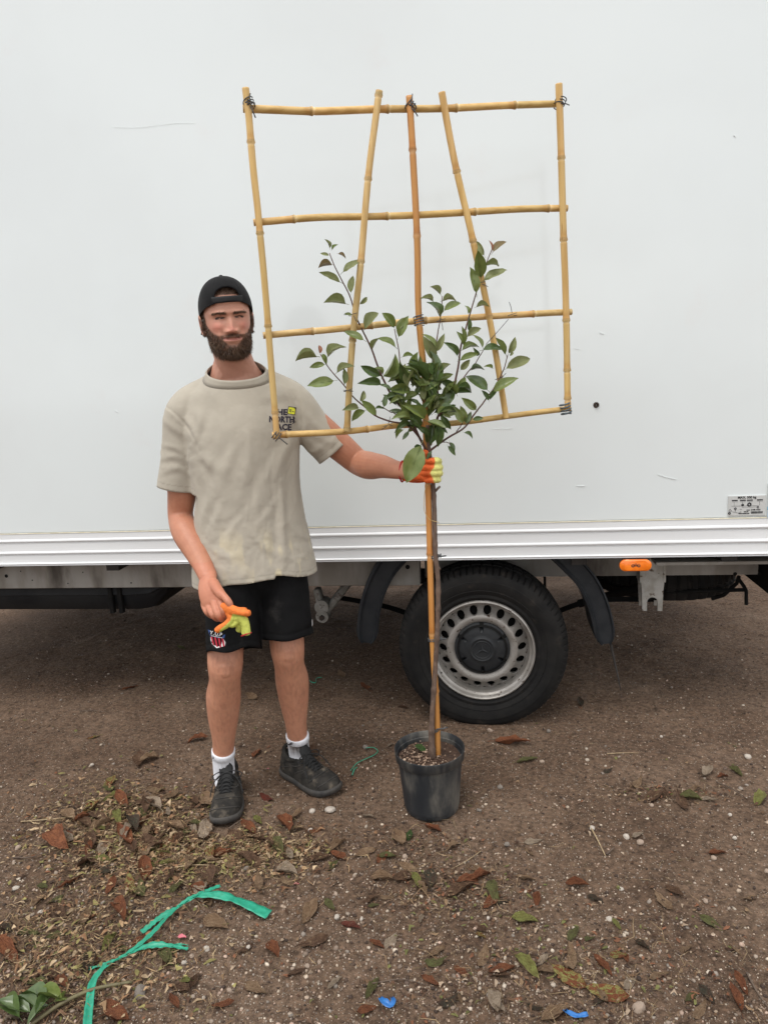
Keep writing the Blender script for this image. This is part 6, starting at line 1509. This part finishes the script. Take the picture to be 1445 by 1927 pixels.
pebble(622, 1524, 19, 'white', "white stone beside the toe of the man's shoe"); pebble(264, 1870, 27, 'grey', 'flat grey rock near the knotted green ribbon'); pebble(1202, 1898, 26, 'buff', 'lumpy buff rock on the gravelly dirt, largest of the pale stones')
for k in range(64):
    py = 1330+580*lg.random()**.8; pebble(lg.uniform(0, 1445), py, lg.uniform(7, 12.5), ('white', 'white', 'buff', 'buff', 'grey')[int(lg.integers(0, 5))])

# ---- twigs and straws
M_straw = mat('dry_straw', (.42, .32, .19), (.30, .215, .12), sc=60, rough=.7); M_stick = mat('brown_stick', (.12, .085, .06), (.075, .05, .036), sc=60, rough=.85)
def twig(pts, r, m, label):
    p = crom(np.array([PG(x, y)+np.array([0, 0, float(gz(*PG(x, y)[:2]))+r+.003+h_]) for x, y, h_ in pts]), 16)
    o = make('twig', *tube(p, np.linspace(r, r*.5, 16), 6), m); return tag(o, label, 'twig')
twig([(40, 1549, 0), (100, 1545, .004), (162, 1539, .006)], .0022, M_straw, 'straight pale straw stalk pointing out of the leaf heap')
twig([(1110, 1554, 0), (1125, 1584, .004), (1139, 1610, 0)], .0030, M_straw, 'split pale straw lying across a grey chip')
twig([(1141, 1607, 0), (1155, 1596, .003)], .0034, M_stick, 'short grey chip under the split straw')
twig([(1348, 1470, 0), (1378, 1487, .006), (1406, 1504, 0)], .0032, M_stick, 'slender brown stick on open dirt near green leaves')
twig([(1142, 1420, 0), (1172, 1418, .002), (1202, 1417, 0)], .0018, M_straw, 'short thin straw on open dirt behind the pot')
twig([(225, 1600, .01), (255, 1560, .014), (285, 1545, .006)], .0030, M_straw, 'broken straw lying on top of the leaf heap')
twig([(310, 1640, .004), (365, 1636, .010), (410, 1635, .004)], .0022, M_straw, 'pale straw stretched between leaf heap and shoe')
twig([(430, 1562, .002), (447, 1553, .008), (462, 1543, .004)], .0028, M_stick, "brown twig sticking out from under the man's shoe")
twig([(25, 1617, 0), (65, 1618, .006), (95, 1606, .002)], .0030, M_stick, 'crooked dark twig apart from the leaf heap')
twig([(150, 1340, 0), (175, 1338, .003), (200, 1341, 0)], .0026, M_stick, 'dark twig on bare dirt beneath the tank')
twig([(700, 1850, .0), (760, 1846, .004), (800, 1852, 0)], .0020, M_stick, 'thin brown twig near the blue plastic scrap')
twig([(1405, 1830, 0), (1425, 1870, .004), (1448, 1900, 0)], .0030, M_stick, 'long brown twig beside the buff rock')
twig([(905, 1600, 0), (880, 1618, .003), (850, 1632, 0)], .0014, M_straw, 'fine pale stem bending past the pot')

# ---- green ribbon, loose strings, plastic scraps
M_rib = mat('green_ribbon', (.030, .36, .225), (.022, .28, .17), sc=70, rough=.42, stretch=(1, 1, 1), spec=.5, trans=.12)
def strip(path, wds, lifts, n=44, cup=.18, seed=0):
    P = np.array([PG(x, y) for x, y in path]); P[:, 2] = np.array([float(gz(a, b)) for a, b, _ in P])+np.array(lifts)
    q = crom(np.c_[P, np.array(wds)], n); p, wd = q[:, :3], q[:, 3]; t = nrm(np.gradient(p, axis=0)); s_ = nrm(np.cross(UP, t)); rows = []
    roll = .9*fbm(np.c_[np.arange(n)*.16, np.zeros(n), np.full(n, seed)], 2, seed)
    for i in range(n):
        sd = s_[i]*math.cos(roll[i])+UP*math.sin(roll[i]); nn = np.cross(t[i], sd)
        for k in (-1, -.5, 0, .5, 1): rows.append(p[i]+sd*k*wd[i]/2+UP*(abs(k)*wd[i]*cup+.0014*math.sin(i*1.1+k*5+seed)))
    f = [(i*5+j, i*5+j+1, (i+1)*5+j+1, (i+1)*5+j) for i in range(n-1) for j in range(4)]; return np.array(rows), f
rb = make('ribbon', *merge(
    strip([(165, 1960), (170, 1900), (180, 1855), (205, 1826), (225, 1815)], [.022, .020, .018, .013, .008], [.010, .014, .018, .016, .016], cup=.3),
    strip([(225, 1815), (258, 1794), (290, 1768), (318, 1738), (340, 1718)], [.007, .012, .013, .010, .007], [.016, .016, .020, .022, .022], cup=.45, seed=2),
    strip([(335, 1720), (362, 1706), (392, 1692), (416, 1680)], [.008, .012, .014, .012], [.022, .026, .022, .018], cup=.4, seed=3),
    strip([(338, 1719), (370, 1704), (405, 1699), (450, 1708), (506, 1727)], [.008, .016, .024, .031, .036], [.022, .028, .026, .020, .010], cup=.05, seed=4),
    strip([(340, 1718), (318, 1728), (292, 1743), (268, 1760)], [.008, .016, .019, .020], [.022, .018, .014, .008], cup=.22, seed=5),
    strip([(226, 1814), (258, 1800), (285, 1790), (318, 1789), (354, 1792)], [.008, .014, .020, .015, .011], [.016, .016, .014, .012, .008], cup=.3, seed=6),
    strip([(318, 1789), (336, 1784), (355, 1785)], [.010, .005, .003], [.012, .012, .010], n=12, seed=9),
    strip([(226, 1814), (200, 1822), (166, 1829)], [.008, .011, .009], [.016, .012, .006], n=20, cup=.3, seed=7)), M_rib)
rb.modifiers.new('thickness', 'SOLIDIFY').thickness = .0005
tag(rb, 'knotted green plastic ribbon trailing over the leaf litter', 'ribbon')
def string(pts, r, m, label, name='string', cat='string'):
    p = crom(np.array([PG(x, y)+np.array([0, 0, float(gz(*PG(x, y)[:2]))+r+.004+h_]) for x, y, h_ in pts]), 40); return tag(make(name, *tube(p, r, 5), m), label, cat)
string([(660, 1452, 0), (672, 1440, .004), (690, 1432, .006), (706, 1424, .006), (711, 1417, .004), (702, 1412, .006), (688, 1412, .003)], .0016, M_rib, 'looped green string among brown leaves beside the pot')
string([(663, 1460, 0), (667, 1452, .004), (672, 1446, 0)], .0022, M_rib, 'short green string end next to the looped string')
string([(583, 1282, 0), (587, 1287, .003), (592, 1288, .002), (598, 1278, .001), (606, 1277, 0)], .0020, M_rib, "curled green string on the dirt behind the man's calf")
M_bp = mat('blue_plastic', (.03, .17, .46), (.02, .12, .36), sc=50, rough=.4)
for pts, lb in (([(715, 1880, .010), (724, 1893, .018), (736, 1897, .014), (741, 1888, .012), (737, 1880, .010)], 'folded blue plastic scrap near a thin twig'), ([(1062, 1903, .010), (1067, 1912, .012), (1085, 1917, .012), (1106, 1915, .010)], 'bent blue plastic strip on the gravelly dirt')):
    vf = strip([(a, b) for a, b, _ in pts], [w_ for _, _, w_ in pts], [.006, .012, .008, .010, .006][:len(pts)], n=14, cup=.25, seed=3); o = make('plastic_scrap', *vf, M_bp); o.modifiers.new('thickness', 'SOLIDIFY').thickness = .0008; tag(o, lb, 'plastic scrap')
M_pk = mat('pink_petal', (.52, .12, .16), (.45, .16, .16), sc=60, rough=.6)
for x, y, L_, lb in ((558, 1663, .016, 'pink petal between two pale leaves'), (343, 1768, .026, 'pink petal next to the frayed ribbon end'), (505, 1450, .010, "tiny pink chip between the man's shoes")):
    P = PG(x, y); o = make('petal', DG[4][0]*[L_, L_*.55, L_]+np.array([P[0], P[1], float(gz(P[0], P[1]))+.006]), DG[4][1], M_pk); tag(o, lb, 'petal')
# ---- cut branch with glossy leaves in the litter
cbp = [(60, 1935, .012), (120, 1900, .020), (170, 1876, .020), (250, 1856, .014)]
cbr = empty('cut_branch', tuple(PG(140, 1890))); tag(cbr, 'freshly cut branch with glossy green leaves next to the ribbon', 'branch'); CBI = Matrix.Translation(-cbr.location)
p = crom(np.array([PG(x, y)+np.array([0, 0, float(gz(*PG(x, y)[:2]))+h_]) for x, y, h_ in cbp]), 24)
o = make('stem', *tube(p, np.linspace(.0055, .0040, 24), 8), mat('green_brown_stem', (.14, .12, .055), (.10, .08, .04), sc=50, rough=.6), cbr); o.matrix_parent_inverse = CBI
for x0, y0, x1, y1, c in ((70, 1918, 20, 1898, 'dark'), (90, 1905, 40, 1884, 'dark'), (105, 1905, 130, 1878, 'mid'), (60, 1925, 0, 1917, 'dark'), (95, 1912, 50, 1940, 'dark'), (120, 1900, 70, 1893, 'mid'), (70, 1930, 100, 1890, 'dark'), (40, 1935, 5, 1895, 'dark')):
    A_, B2 = PG(x0, y0)+UP*.030, PG(x1, y1)+UP*lg.uniform(.008, .05); Rm = rot_to(B2-A_, nrm(UP+lg.normal(0, .35, 3)))
    o = bpy.data.objects.new('leaf', leaf_data(int(lg.integers(0, 6)), c)); COL.objects.link(o); o.parent = cbr; o.matrix_parent_inverse = CBI; L_ = np.linalg.norm(B2-A_)
    o.matrix_basis = Matrix.Translation(A_) @ Matrix(Rm.tolist()).to_4x4() @ Matrix.Diagonal((L_, L_*.42, L_, 1))
